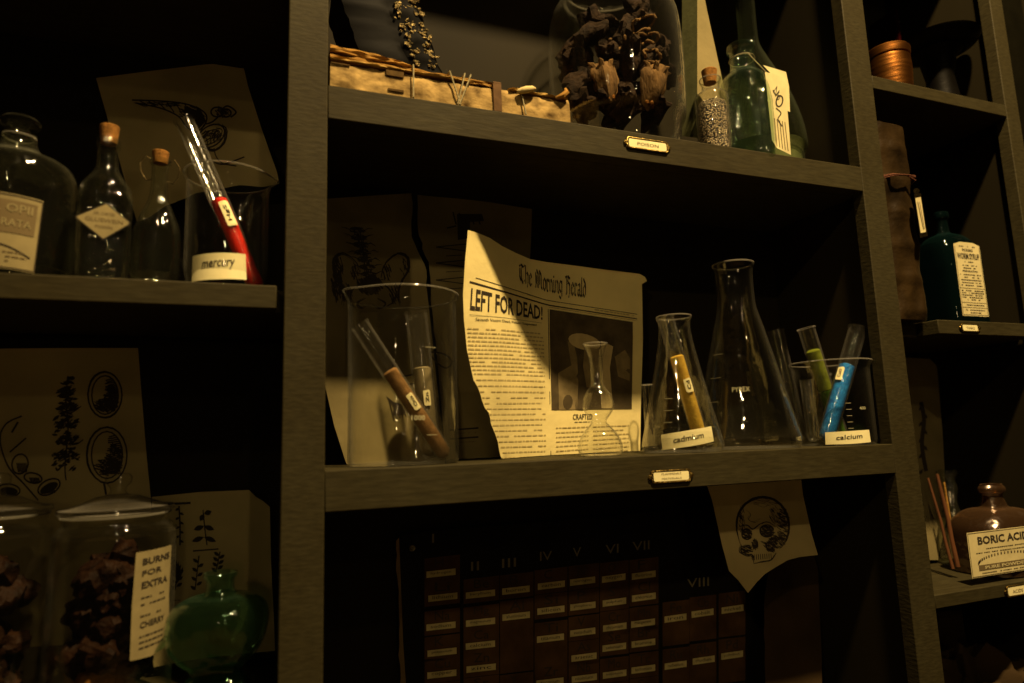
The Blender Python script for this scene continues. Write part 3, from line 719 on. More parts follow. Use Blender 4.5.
# slim faceted decanter
sp = smoothprof([(20, 278), (22, 274), (22.5, 250), (21, 232), (15, 215), (9, 200), (7.5, 185), (7.5, 168), (9.5, 164), (9.5, 160)], 3)
fac = lambda a, z: 1+.035*math.cos(8*a)+(.035*math.sin(14*a)*math.sin(z*420) if z < .045 else 0)
root, O, pr, k, b = vessel('decanter', 'slim corked glass decanter with textured base beside the left beaker', 'decanter', 155, 278, .055, ZL, sp, 'old_glass', .0018, seg=80, mod=fac)
cork(root, O, 8*k, pr[-1][1]-.004, .0125)
mb = MB(); zt = pr[-1][1]; F = facing(O); S = Vector((0, 0, 1)).cross(F)
for sg in (-1, 1):
    mb.tube([O+S*(sg*8*k)+Vector((0, 0, zt-1*k)), O+S*(sg*13*k)+Vector((0, 0, zt+2*k)), O+S*(sg*18*k)+Vector((0, 0, zt-6*k)), O+S*(sg*17*k)+Vector((0, 0, zt-16*k)), O+S*(sg*12*k)+Vector((0, 0, zt-24*k)), O+S*(sg*7*k)+Vector((0, 0, zt-22*k))], .0006, 'aged_metal', 6)
mb.build('wire_clasp', root)

# left beaker with the red tube
root, O, pr, k = beaker('clear glass beaker holding the red tube on the upper left shelf', 226, 279, .060, ZL, 39, 178, spout=math.radians(-2), flare=1.10)
rf = rfrom(pr); clip_strip(root, O, rf(.012), .0215, .054, .026, 'mercury', .05, -.22)
test_tube('test tube of bright red powder leaning in the left beaker', (252, 277, .056), (184, 120, .085), 9.5, [(0, .52, 'red_powder')], None, lab=('HgS', .42, .010, .030, .35), zs=ZL)

# ================= left lower bay =================
def leafy(mb, f, x, y, ang, L, w_, m='ink'):
    c, s = math.cos(ang), math.sin(ang)
    n = 6; up = [(L*i/n, w_*math.sin(math.pi*i/n)) for i in range(n+1)]; dn = [(L*i/n, -w_*math.sin(math.pi*i/n)) for i in range(n-1, 0, -1)]
    decal(mb, [(x+a*c-b*s, y+a*s+b*c) for a, b in up+dn], f, m, .0008)
def draw_nuts(mb, f):
    for (cx, cy, a, b) in ((105, 395, 17, 23), (107, 455, 20, 28)):
        stroke(mb, oval(cx, cy, a, b), 1.6, f); stroke(mb, oval(cx, cy, a*.78, b*.84), 1.4, f)
        for j in range(20):
            y0 = cy-b*.7+j*b*1.4/20; xx = a*.74*math.sqrt(max(0, 1-((y0-cy)/(b*.84))**2))
            stroke(mb, [(cx+xx, y0), (cx+xx*(.15 if j < 12 else -.5)+random.uniform(-2, 2), y0+1.5)], 1.3, f)
    for (cx, cy, a, b) in ((105, 395, 17, 23), (107, 455, 20, 28)):
        hatch(mb, f, cx+a*.35, cy+b*.15, a*.36, b*.55, 120, 6, .4, 1.0); hatch(mb, f, cx, cy+b*.45, a*.55, b*.28, 70, 6, .3, 1.0); sk(mb, oval(cx, cy, a, b), 1.4, f, 3, .8)
    stroke(mb, [(104, 483), (106, 494)], 2.2, f)
    stroke(mb, curve_pts([(68, 376), (66, 400), (68, 430), (65, 465), (66, 480)]), 1.4, f)
    random.seed(3)
    for j in range(90):
        y = 378+j*1.0; x = 67; s_ = 3+min(20, j*.35)*.9
        a = random.choice((0, math.pi))+random.uniform(-.9, .5)
        leafy(mb, f, x+random.uniform(-s_, s_)*.5, y, a, random.uniform(4, 10), random.uniform(.9, 1.8))
    for j in range(5): hatch(mb, f, 66+(j % 2)*3, 392+j*16, 8+j*1.5, 5, 50, 7, -.5, 1.0)
    stroke(mb, curve_pts([(65, 462), (58, 470), (56, 468)]), 1.8, f); stroke(mb, curve_pts([(22, 416), (6, 424), (0, 440), (8, 466), (24, 484), (38, 500)]), 1.6, f)
    stroke(mb, [(26, 438), (10, 452)], 1.6, f); stroke(mb, curve_pts([(18, 422), (12, 432)]), 2, f)
    for cx, cy, a, b, r in ((20, 464, 8, 10, .2), (33, 478, 9, 5, .2), (49, 487, 12, 7, -.5), (9, 490, 11, 6, .1)):
        stroke(mb, oval(cx, cy, a, b, r), 1.6, f)
        for j in range(7): stroke(mb, [(cx-a*.4+j*1.5, cy-b*.1), (cx-a*.2+j*1.4, cy+b*.8)], 1.1, f)
    decal(mb, oval(49, 488, 10, 4.5, -.5, 14)[:-1], f, 'ink', .0008); decal(mb, oval(9, 491, 9, 4, .1, 14)[:-1], f, 'ink', .0008)
fP = wob(plane3((0, 350, .187), (140, 350, .187), (70, 500, .185)), .0008, seed=11)
sheet('botanical_print', 'large sheet of ink nuts, olives and fir sprig above the jars', [(-30, 349), (60, 348), (138, 348), (142, 400), (147, 460), (151, 500), (156, 640), (-30, 650)], fP, draw=draw_nuts, group='old drawings tucked at the back')
def draw_herbs(mb, f):
    stroke(mb, [(168, 504), (190, 503)], 2.2, f)
    stroke(mb, curve_pts([(179, 506), (180, 525), (180, 545)]), 1.6, f)
    for j in range(8): leafy(mb, f, 179.5, 508+j*4.6, (.5 if j % 2 else 2.6), 5, 1.3)
    stroke(mb, curve_pts([(203, 510), (205, 530), (207, 545)]), 1.2, f)
    for y, L in ((514, 8), (526, 11), (537, 13)):
        for a in (.35, math.pi-.35): leafy(mb, f, 204, y, a-(.7 if y < 520 else 0), L, 2.6)
    stroke(mb, [(193, 551), (218, 549)], 1.4, f)
    for x, y, L in ((178, 590, 24), (198, 590, 34), (219, 572, 20)):
        stroke(mb, [(x-3, y), (x+1, y-L)], 1.2, f)
        for j in range(7): leafy(mb, f, x-2+j*.4, y-j*L/7.5, -.6 if j % 2 else -2.5, 7, 1.7)
    for j in range(8): leafy(mb, f, 176, 585-j*2, -1.2-j*.12, 20, 1.6)
    for j in range(3): wordline(mb, f, 165, 185, 600+j*5, -.02, 1)
fH = wob(plane3((160, 500, .181), (270, 500, .181), (200, 640, .176)), .002, seed=13)
sheet('herb_print', 'cream sheet of small ink herb sprigs behind the green bottle', [(152, 497), (200, 492), (249, 490), (256, 497), (263, 501), (270, 507), (271, 560), (274, 620), (275, 651), (230, 655), (190, 660), (150, 668)], fH, draw=draw_herbs, group='old drawings tucked at the back')

def pod_mesh(name, O, r, R, mat_, sx=.55, sz=1.0, nz=.25):
    mb = MB(); mb.sphere(O, r, mat_, sx, sx, sz, nz, R, 20); return mb.build(name, None, loc=O)
def apoth(cx, yb, Y, hw, ytop, label):
    P = at(cx, yb, Y)
    p = smoothprof([(hw*.92, yb), (hw, yb-5), (hw, ytop+30), (hw*.985, ytop+20), (hw*.93, ytop+12), (hw*.86, ytop+8), (hw*.86, ytop+3), (hw*.90, ytop)], 3)
    root, O, pr, k, b = vessel('apothecary_jar', label, 'jar', cx, yb, Y, ZLL, p, 'clear_glass', .002, 'stoppered apothecary jars')
    zt = pr[-1][1]; h = hw*k; u = hw*k/61
    mb = MB(); mb.lathe([(0, .001), (50*u, .001), (58*u, .003), (57*u, .007), (46*u, .0085), (36*u, .012), (22*u, .017), (10*u, .019), (7.5*u, .022), (8.5*u, .026), (13*u, .030), (13.5*u, .036), (10.5*u, .039), (0, .040)], O+Vector((0, 0, zt)), 'tube_glass', seg=48)
    lid = mb.build('lid', root)
    return root, O, pr, k
rootA, OA, prA, kA = apoth(107, 704, .110, 56.5, 514, 'large lidded glass jar with narrow extract label, bottom left')
rootB, OB, prB, kB = apoth(-20, 704, .115, 54, 516, 'lidded glass jar cut by the left picture edge, bottom left')
f = cylmap(OA, Vector((0, 0, 1)), prA[6][0]+.0012, (facing(OA)+Vector((0, 0, 1)).cross(facing(OA))*.75), .098, 0)
mb = MB(); decal(mb, [(-.019, -.048), (.0, -.049), (.021, -.045), (.024, -.03), (.021, 0), (.022, .047), (-.018, .046), (-.0195, .0)], f, 'aged_label', .0001, cell=.004, thick=.0004)
for s_, t_, w_, h_, b_ in (('BURNS', .034, .030, .006, .03), ('FOR', .024, .020, .005, .02), ('EXTRA', .013, .028, .006, .03), ('CHERRY', -.022, .026, .0055, .02)): text(mb, s_, f, (-.012, t_), (w_, .0015), (0, h_), 'ink', .0006, bold=b_)
for t_ in (.004, -.002, -.012, -.030, -.035, -.040): wordline(mb, f, -.012, .014, t_, .05, .0013, 'ink')
mb.build('label', rootA)
random.seed(21)
def fill_jar(O, rad, hgt, n, names, grp, labs):
    put = []
    for i in range(n):
        for _ in range(60):
            a = random.uniform(0, 6.28); rr = rad*math.sqrt(random.uniform(.02, 1)); z = random.uniform(0, hgt)
            P = O+Vector((rr*math.cos(a), rr*math.sin(a), z))
            if all((P-q).length > .017 for q in put): break
        put.append(P)
    return put
def rr_(): return Matrix.Rotation(random.uniform(0, 6.28), 3, 'Z') @ Matrix.Rotation(random.uniform(.3, 2.6), 3, 'X')
r_in = prA[6][0]-.027
for i, P in enumerate(fill_jar(OA+Vector((0, 0, .020)), r_in, .112, 36, None, None, None)):
    low = P.z-OA.z < .05
    m_ = 'orange_peel' if low and i % 2 == 0 else 'plum_skin'
    o = pod_mesh('dried_fruit', P, random.uniform(.015, .021), rr_(), m_, .8, 1, .5)
    if m_ == 'orange_peel': tag(o, 'shrivelled orange brown dried fruit low in the labelled lidded jar', 'dried fruit', 'orange brown dried fruit in the lidded jar')
    else: tag(o, 'shrivelled dark dried fruit in the labelled lidded jar', 'dried fruit', 'dark dried fruit in the lidded jar')
for i, P in enumerate(fill_jar(OB+Vector((0, 0, .020)), prB[6][0]-.026, .112, 22, None, None, None)):
    tag(pod_mesh('dried_fruit', P, random.uniform(.014, .019), rr_(), 'plum_skin', .75, 1, .5), 'dark dried fruit in the jar at the left picture edge', 'dried fruit', 'dried fruit in the left edge jar')

# pinched green bottle
pz = .058
def pinch(a, z):
    t = math.exp(-((z-.045)/.026)**2); return 1-t*.30*(.5+.5*math.cos(3*(a-.35)))
sp = smoothprof([(33, 700), (36, 694), (32, 680), (26, 668), (38, 656), (48, 640), (50, 622), (45, 606), (32, 597), (17, 594), (13.5, 588), (13.5, 580), (16, 576), (16, 572)], 4)
vessel('pinch_bottle', 'squat green glass bottle with dimpled body in front of herb sheet', 'bottle', 217, 692, .062, ZLL, sp, 'green_glass', .002, seg=72, mod=pinch)

# ================= top middle shelf =================
# bundle of old pages lying on its back, front face towards the room
B0 = at(329, 86, .004); ZB = Z(ZT)+.0003
XB0, XB1 = .0600, at(571, 115, .004).x
hB = .0400
bd = thing('page_bundle', (XB0, .004, ZB), 'old bundle of yellowed pages tied with twine on top shelf', 'bundle')
def blk(x0, x1, y0, y1, zfun0, zfun1, mat_, name, parent, nx=60, amp=.0008, seed=0):
    mb = MB(); vs = []; fs = []
    ring = 12
    for i in range(nx+1):
        x = x0+(x1-x0)*i/nx; a, b = zfun0(x), zfun1(x)
        n_ = lambda q: amp*noise.noise(Vector((x*60, q*3.1+seed, seed)))*2
        pts = [(y0+n_(1), a), (y0+n_(2), a+(b-a)*.3), (y0+n_(3), a+(b-a)*.6), (y0+.001+n_(4), a+(b-a)*.9), (y0+.004, b+n_(5)), (y0+.03, b+n_(6)), (y1, b), (y1, a)]
        vs += [(x, p, q) for p, q in pts]; ring = len(pts)
    for i in range(nx):
        for k_ in range(ring):
            l = (k_+1) % ring; fs.append((i*ring+k_, i*ring+l, (i+1)*ring+l, (i+1)*ring+k_))
    fs.append(tuple(range(ring))[::-1]); fs.append(tuple(range(nx*ring, (nx+1)*ring)))
    mb.add(vs, fs, mat_); return mb.build(name, parent)
blk(XB0, XB1-.001, .0045, .115, lambda x: ZB, lambda x: ZB+.0305+.001*noise.noise(Vector((x*50, 0, 0))), 'page_block', 'page_stack', bd)
tpz = lambda x: ZB+.0305+max(0, .0055*(1-(x-XB0)/(XB1-XB0))) + .0012*noise.noise(Vector((x*70, 2, 0)))
blk(XB0, at(494, 68, .004).x, .0055, .112, lambda x: ZB+.0309, lambda x: tpz(x)+.004, 'torn_orange', 'torn_cover', bd, amp=.0016, seed=3)
blk(XB0, at(470, 68, .004).x, .0025, .108, lambda x: ZB+.0315, lambda x: ZB+.0335+.001*noise.noise(Vector((x*90, 5, 0))), 'page_edge', 'loose_page', bd, amp=.0012, seed=5)
xs_ = at(412, 60, .01).x
blk(XB0, xs_, .0040, .0342, lambda x: tpz(x)+.0045, lambda x: tpz(x)+.0062+.0065*(1-((x-XB0)/(xs_-XB0))**2), 'torn_orange', 'curled_page', bd, amp=.002, seed=8)
blk(at(509, 80, .004).x, XB1-.004, .0035, .10, lambda x: ZB+.0303, lambda x: ZB+.0335+.0028*noise.noise(Vector((x*110, 1, 0))), 'page_edge', 'frayed_edge', bd, amp=.003, seed=12)
xe = at(565, 75, 0).x
mb = MB(); mb.tube([(xe-.012, .004, ZB+.029), (xe-.004, .000, ZB+.031), (xe+.001, .000, ZB+.036), (xe+.002, .004, ZB+.042), (xe-.001, .006, ZB+.038)], [.002, .004, .0035, .0025, .001], 'torn_orange', 8); mb.build('torn_corner', bd)
mb = MB(); xr = at(498, 90, 0).x
mb.box(xr-.005, xr+.005, .0018, .0042, ZB, ZB+.034, 'brown_cloth'); mb.box(xr-.005, xr+.005, .0018, .1, ZB+.0335, ZB+.036, 'brown_cloth'); mb.build('cloth_band', bd, bevel=.0006)
for (a, b_, c, d) in ((386, 69.5, 404, 77), (388, 88, 404, 92), (331, 62, 350, 65)):
    p0, p1 = at(a, b_+.15*0, .0028), at(c, d, .0028); mb = MB(); mb.box(p0.x, p1.x, .0032, .0048, min(p0.z, p1.z)-.0006, max(p0.z, p1.z)+.0006, 'stain_patch'); mb.build('stained_patch', bd, bevel=.0003)
def twine(px0, px1):
    a = at(px0, 60, .003).x; b = at(px1, 100, .003).x
    mb = MB(); mb.tube([(a+.001, .060, ZB+.038), (a, .012, ZB+.0395), (a, .0012, ZB+.0385), (a+(b-a)*.3, .0010, ZB+.027), (b, .0010, ZB+.001), (b, .004, ZB+.0005)], .0009, 'twine', 8); mb.build('twine', bd)
twine(413, 413); twine(449, 460); twine(464, 457); twine(470, 459); 
xa = at(521, 85, .003).x; mb = MB(); mb.tube([(xa, .003, ZB+.030), (xa, .0012, ZB+.024), (xa+.004, .001, ZB+.001)], .0009, 'twine', 8); mb.build('twine', bd)
xq = at(517, 80, 0).x
mb = MB(); mb.tube([(xq, .0005, ZB+.0275), (xq+.004, -.0005, ZB+.0282), (xq+.011, -.001, ZB+.0305), (xq+.019, -.0005, ZB+.0335), (xq+.023, .001, ZB+.0350)], [.0015, .0036, .0042, .0032, .0012], 'rag', 12); mb.build('rag_scrap', bd)

# black case on the bundle
Pn = at(405, 55, .05); zc = ZB+.0425
lb = thing('leather_book', (Pn.x, .03, zc), 'glossy black leather book with gilt tooling resting on page bundle', 'book')
mb = MB()
xk = [at(px, 30, .02).x for px in (331, 398, 412, 440, 447)]
def lum(i, j): return .0014*noise.noise(Vector((i*1.7, j*2.3, 1)))
sec = []  # cross sections along z, leaning right as they go down
nz_ = 14
for j in range(nz_+1):
    t = j/nz_; z = zc+.0006+t*.105
    xr_ = at(446, 40, .05).x - t*.036 - (.009 if j == 0 else .003 if j == 1 else 0)
    xl_ = max(xr_-.095, .0515)
    ring = [(xl_, .012), (xr_-.052, .010), (xr_-.042, .013), (xr_-.022, .009), (xr_-.006, .012), (xr_, .022), (xr_, .075), (xr_-.01, .088), (xl_, .088)]
    sec.append([(max(x+lum(a, j)*2, .0512), y+.026+lum(j, a)*2, z) for a, (x, y) in enumerate(ring)])
vs = [p for s_ in sec for p in s_]; R_ = 9; fs = []
gf = []
for j in range(nz_):
    for a in range(R_):
        l = (a+1) % R_; q = (j*R_+a, j*R_+l, (j+1)*R_+l, (j+1)*R_+a); fs.append(q)
fs.append(tuple(range(R_))[::-1]); fs.append(tuple(range(nz_*R_, (nz_+1)*R_)))
mb.add(vs, fs, 'black_leather'); mb.build('cover', lb, angle=30)
mb = MB()
random.seed(77)
for q in range(150):
    j = random.randint(3, nz_-1); xr_ = sec[j][5][0]; z = sec[j][0][2]+random.uniform(-.004, .004)
    mb.sphere(Vector((xr_-.037+random.random()*.033, .0358+.0015*random.random(), z)), random.uniform(.0008, .0024), 'gilt', random.uniform(.6, 2), .5, random.uniform(.6, 1.6), .6, Matrix.Rotation(random.uniform(-1, 1), 3, 'Y'), 8)
mb.build('gilt_tooling', lb)

# big jar of dried pods
sp = smoothprof([(60, 133), (65, 128), (67, 115), (68, 60), (65, 24), (56, 8), (50, 1), (49, -5), (52, -8), (52, -20)], 3)
rootJ, OJ, prJ, kJ, b = vessel('glass_jar', 'large round shouldered clear jar of dried pods on top shelf', 'jar', 619, 131, .082, ZT, sp, 'clear_glass', .0022)
zt = prJ[-1][1]
mb = MB(); mb.lathe([(0, 0), (50*kJ, 0), (54*kJ, .003), (54*kJ, .012), (50*kJ, .015), (0, .017)], OJ+Vector((0, 0, zt+.0003)), 'clear_glass', seg=48); mb.build('lid', rootJ)
mb = MB()
for dz in (.0, .004, .008): mb.lathe([(52.0*kJ, dz), (54*kJ, dz+.001), (52.0*kJ, dz+.002)], OJ+Vector((0, 0, zt-.012)), 'clear_glass', seg=48)
mb.build('screw_thread', rootJ)
random.seed(5)
F = facing(OJ); S = Vector((0, 0, 1)).cross(F)
def jp(px, py, fwd): 
    # a point inside the jar seen at this place, fwd metres nearer than the axis
    n = F; d = ray(px, py); t = (OJ+F*fwd-CAM).dot(n)/d.dot(n); return CAM+d*t
for px, py, r, tl, m_ in ((606, 84, .026, .15, 'tan_pod'), (652, 88, .026, -.30, 'tan_pod')):
    P = jp(px, py, .040); mb = MB()
    Rm = Matrix.Rotation(tl, 3, F)
    o_ = len(mb.v); mb.sphere(P, r*1.15, m_, .62, .5, 1.05, .30, None, 28)
    for q_ in range(o_, len(mb.v)):
        v_ = mb.v[q_]-P; g_ = .62+.45*min(1, max(0, (v_.z/r+1)/1.6)); an = math.atan2(v_.y, v_.x); g_ *= 1+.10*math.cos(6*an); mb.v[q_] = P+Rm @ Vector((v_.x*g_, v_.y*g_, v_.z))
    for a in range(6):
        t_ = a*1.05; mb.tube([P+Rm @ Vector((.008*math.cos(t_), .007*math.sin(t_), r*.6)), P+Rm @ Vector((.015*math.cos(t_), .012*math.sin(t_), r*1.05)), P+Rm @ Vector((.021*math.cos(t_), .014*math.sin(t_), r*1.12))], [.0045, .0035, .0008], m_, 6)
    for a in range(6):
        q = Rm @ Vector((.007*math.cos(a), .007*math.sin(a), -r*.95)); mb.sphere(P+q*.92, .0035, 'orange_peel', 1, 1, 1, .4, None, 8)
    tag(mb.build('dried_pod', None, loc=P), 'tan ribbed dried pod at the front of the big jar, '+('left of the two' if px < 620 else 'right of the two'), 'dried pod', 'dried pods in the big jar')
spots = [(590, 35, .03), (572, 88, .034), (560, 70, .02), (630, 60, .03), (600, 20, .0), (640, 25, .02), (660, 45, .0), (585, 60, .01), (625, 35, .03), (650, 60, .02), (580, 108, .03), (625, 112, .03), (606, 52, .035), (665, 70, -.01), (572, 50, -.01), (640, 10, -.01), (628, 85, .0), (605, 105, .035), (655, 112, .02), (612, 66, -.02), (590, 85, .025), (630, 100, .035)]
for px, py, fd in spots:
    P = jp(px, py, fd*.9); d = P-OJ; rad = math.hypot(d.x, d.y); lim = 46*kJ
    if rad > lim: P = Vector((OJ.x+d.x*lim/rad, OJ.y+d.y*lim/rad, P.z))
    if P.z < OJ.z+.014: P.z = OJ.z+.014
    o = pod_mesh('dried_pod', P, random.uniform(.022, .029), rr_(), 'dark_pod', .5, 1, 1.0)
    tag(o, 'dark brown dried pod crowded inside the big top shelf jar', 'dried pod', 'dark pods in the big jar')
for i, (px, py, a) in enumerate(((643, 24, 12), (648, 38, 9), (652, 56, 10), (616, 44, 11))):
    P = jp(px, py, .036); mb = MB(); n = 22
    pts = [P+(S*math.cos(t)+Vector((0, 0, .8))*math.sin(t))*(a*kJ*.85*(1+.25*math.sin(2*t+i*2)+.12*math.sin(5*t+i)))+F*(.004*math.sin(3*t)) for t in [6.283*j/n for j in range(n)]]
    mb.tube(pts+[pts[0]], [.0012+.0011*abs(math.sin(q_*.9+i)) for q_ in range(n)]+[.0012+.0011*abs(math.sin(i))], 'tan_pod', 8)
    tag(mb.build('dried_ring', None, loc=P), 'curled dried ring of husk among the dark pods, '+('uppermost', 'second from top', 'lowest at right', 'lone one at left')[i], 'dried husk', 'dried rings in the big jar')

# folded pale strip behind the vial
fS = plane3((683, 0, .088), (697, 0, .062), (697, 140, .050)); fS2 = plane3((697, 0, .062), (715, 0, .070), (697, 140, .050))
Pf = at(697, 139, .05)
st = thing('folded_card', (Pf.x, Pf.y, Z(ZT)), 'tall folded pale card standing between big jar and corked vial', 'card')
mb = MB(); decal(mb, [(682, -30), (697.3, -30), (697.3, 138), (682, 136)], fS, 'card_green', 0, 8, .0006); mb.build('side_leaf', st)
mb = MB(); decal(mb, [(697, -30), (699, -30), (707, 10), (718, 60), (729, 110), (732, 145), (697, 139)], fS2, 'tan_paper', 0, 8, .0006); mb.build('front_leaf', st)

# corked vial of silver beads
sp = smoothprof([(15, 144), (16.5, 142), (16.5, 104), (16, 97), (11, 93), (9, 90), (9, 84), (10.5, 83), (10.5, 80)], 2)
root, O, pr, k, b = vessel('corked_vial', 'small corked vial full of silver beads on the top shelf', 'vial', 715, 144, .030, ZT, sp, 'clear_glass', .0010, seg=32)
cork(root, O, 7.8*k, pr[-1][1]-.005, .019)
mb = MB(); mb.lathe([(0, .0012), (14.8*k, .0012), (15.2*k, .003), (15.2*k, 49*k), (13.5*k, 55*k), (0, 56*k)], O, 'silver_beads', seg=32); mb.build('beads', root)

# green square bottle with the tag
P0 = at(749, 152, .032); kk = mpp(P0)
sp = smoothprof([(21, 152), (22.5, 149), (23, 95), (22, 82), (17, 76), (12.5, 72), (12, 62), (12, 53), (14, 51), (14, 47)], 3)
root, O, pr, k, b = vessel('square_bottle', 'green tinted square glass bottle with paper tag hung from neck', 'bottle', 750, 152, .032, ZT, sp, 'pale_green_glass', .0022, mod=supmod(6, 66*kk, 78*kk), seg=64, rot=-.55)
F = facing(O); S = Vector((0, 0, 1)).cross(F); nk = pr[-1][1]
tgp = plane3((768, 70, .002), (790, 75, .010), (785, 155, .002))
mb = MB(); decal(mb, [(765, 72), (770, 73), (784, 78), (785, 82), (789, 128), (791, 155), (777, 148), (772, 140), (768, 100)], wob(tgp, .001), 'label_paper', 0, 7, .0005)
f = wob(tgp, .001)
text(mb, 'No', f, (773, 92), (5, 9), (4, -6), 'ink', .0006); stroke(mb, oval(779.5, 101, 3.2, 5.5, .2), 1.3, f); stroke(mb, curve_pts([(773, 90), (776, 95), (779, 92)]), 1, f)
stroke(mb, curve_pts([(776, 108), (781, 113), (778, 119), (782, 126)]), 1, f)
for j in range(5): stroke(mb, [(774.5+j*2.6, 118+j), (777+j*2.8, 146+j*1.2)], .7, f, 'faded_ink')
tg = mb.build('paper_tag', root)
tgq = plane3((764, 65, .018), (786, 74, .012), (789, 105, .010))
mb = MB(); decal(mb, [(763, 65), (786, 72), (789, 86), (790, 112), (784, 109), (784, 88)], tgq, 'label_paper', 0, 7, .0005); mb.build('torn_tag', root)
mb = MB(); cpt = [O+Vector((0, 0, nk-.020))+(F*math.cos(t)+S*math.sin(t))*(12.6*k) for t in [6.283*j/24 for j in range(25)]]
mb.tube(cpt, .0006, 'twine', 6); mb.tube([cpt[2], tgp(768, 74, 0)], .0006, 'twine', 6); mb.build('string', root)

# tall flask behind it
sp = smoothprof([(41, 160), (45, 157), (46, 150), (43, 128), (33, 95), (19, 66), (11, 48), (9.5, 34), (9.5, 0), (9.5, -40), (12, -46), (12, -50)], 3)
root, O, pr, k, b = vessel('erlenmeyer_flask', 'long necked conical flask half filled with pale powder, top shelf', 'flask', 759, 158, .114, ZT, sp, 'grey_flask_glass', .0018, 'conical lab flasks')
rf = rfrom(pr); zf = .060
mb = MB(); mb.lathe([(0, .003), (pr[0][0]*.9, .003)]+[(rf(.006+i*.009)-.0028, .006+i*.009) for i in range(7)]+[(0, zf+.002)], O, 'pale_fill', seg=40); mb.build('powder', root)

# ================= right bay, top =================
def zpix(O, y):
    lo, hi = -.1, .6
    for _ in range(30):
        mid = (lo+hi)/2; q = O+Vector((0, 0, mid))-CAM
        if 341.5-FPX*q.dot(UP)/q.dot(fw) > y: lo = mid
        else: hi = mid
    return lo
P = at(889, 70, .034); k = mpp(P); O = Vector((P.x, P.y, Z(ZR1)+.0004))
h1, h2 = zpix(O, 61), zpix(O, 52)
t = thing('copper_tin', O, 'round lidded copper tin at left of the top right shelf', 'tin')
mb = MB(); mb.lathe([(0, 0), (17*k, 0), (18.5*k, .001), (20*k, h1*.6), (19.5*k, h1-.001), (0, h1-.001)], O, 'copper', seg=48); mb.build('tin_body', t)
mb = MB(); mb.lathe([(0, h1), (18*k, h1), (18*k, h1+.0012), (20*k, h1+.002), (20.5*k, h2-.002), (19.5*k, h2), (0, h2+.0005)], O, 'copper', seg=48); mb.build('lid', t)
mb = MB(); x0, x1 = at(900, 40, .128).x, 1.085
bk = thing('red_book', (x0, .128, Z(ZR1)), 'tall dark red cloth book beside the copper tin', 'book')
mb.box(x0, x1, .128, .187, Z(ZR1)+.0005, Z(ZR1)+.25, 'red_cloth'); mb.build('cover', bk, bevel=.004)
for dz in (.02, .22):
    mb = MB(); mb.box(x0+.001, x1-.001, .1265, .1282, Z(ZR1)+dz, Z(ZR1)+dz+.003, 'leather'); mb.build('spine_band', bk, bevel=.0004)
P = at(938, 40, .058); k = mpp(P)*.93; O = Vector((P.x-.008, .058, Z(ZR1)+.0004)); hr = zpix(O, 44)
ir = thing('iron_stand', O, 'wide black iron dish on a thick stem at top right', 'dish stand')
mb = MB(); mb.lathe([(0, 0), (26*k, 0), (28*k, .002), (26*k, .010), (16*k, .020), (13*k, hr*.5), (17*k, hr-.030), (24*k, hr-.018), (0, hr-.017)], O, 'black_iron', seg=48); mb.build('stem', ir)
mb = MB(); mb.lathe([(0, hr-.0168), (27*k, hr-.016), (38*k, hr-.008), (41*k, hr), (39.7*k, hr), (36*k, hr-.006), (25*k, hr-.0125), (0, hr-.0128)], O, 'black_iron', seg=64); mb.build('dish', ir)
O2 = Vector((at(983, 20, .120).x, .120, Z(ZR1)+.0004)); vb = thing('slim_bottle', O2, 'slim dark bottle with pale strip label right of the black iron dish', 'bottle')
mb = MB(); mb.lathe([(0, 0), (.010, 0), (.011, .002), (.011, .165), (.006, .178), (.005, .190), (0, .190)], O2, 'brown_glass', seg=28); mb.build('glass_body', vb)
f = cylmap(O2, Vector((0, 0, 1)), .0112, facing(O2), zpix(O2, 8))
mb = MB(); decal(mb, rect(-.003, -.012, .005, .03), f, 'label_paper', .0001, .003, .0003); wordline(mb, f, -.002, .004, .005, 0, .001); mb.build('label', vb)

# ================= right bay, middle =================
# strapped leather book standing
zb = Z(ZR2)+.0004
bl = at(905, 316, .012); tlp = at(881, 120, .012); trp = at(914, 122, .012); brp = at(938, 314, .012)
lbk = thing('leather_journal', (bl.x, .02, zb), 'tall brown leather journal tied with cord standing by syrup bottle', 'book')
hgt = tlp.z-bl.z; wd = brp.x-bl.x
mb = MB(); vs = []; fs = []; nj = 40; ni = 14
XL = .8345
for j in range(nj+1):
    t = j/nj; z = zb+t*hgt
    for i in range(ni+1):
        a = math.pi*i/ni; bulge = .010*math.sin(a)**.6
        x = XL+wd*.5*(1-math.cos(a)); rib = .0036*max(0, math.sin(t*38))**2*math.sin(a)
        y = .016-bulge*.8-rib+.004*noise.noise(Vector((x*50, z*25, 0)))
        vs.append((x, max(y, -.004), z+(.003*noise.noise(Vector((x*60, 3, 0))) if j == nj else 0)))
    vs.append((XL+wd, .15, z)); vs.append((XL, .15, z))
R_ = ni+3
for j in range(nj):
    for i in range(R_):
        l = (i+1) % R_; fs.append((j*R_+i, j*R_+l, (j+1)*R_+l, (j+1)*R_+i))
fs.append(tuple(range(R_))[::-1]); fs.append(tuple(range(nj*R_, (nj+1)*R_)))
mb.add(vs, fs, 'leather'); mb.build('cover', lbk, angle=60)
mb = MB(); zc_ = at(900, 178, .005).z
for q, (d0, d1) in enumerate(((0, .004), (-.003, .002), (.002, -.003), (-.001, .003))):
    mb.tube([(XL-.0003+.0005, .018, zc_+d0), (XL+wd*.25, -.0015+q*.0006, zc_+d0*.6+.001), (XL+wd*.6, -.0035+q*.0006, zc_+.002), (XL+wd*.9, -.0005, zc_+d1), (XL+wd+.001, .012, zc_+d1), (XL+wd+.001, .06, zc_+d1)], .0009, 'cord', 8)
mb.build('cord', lbk)
f = plane3((914, 195, -.006), (926, 196, -.006), (920, 236, -.006)); mb = MB()
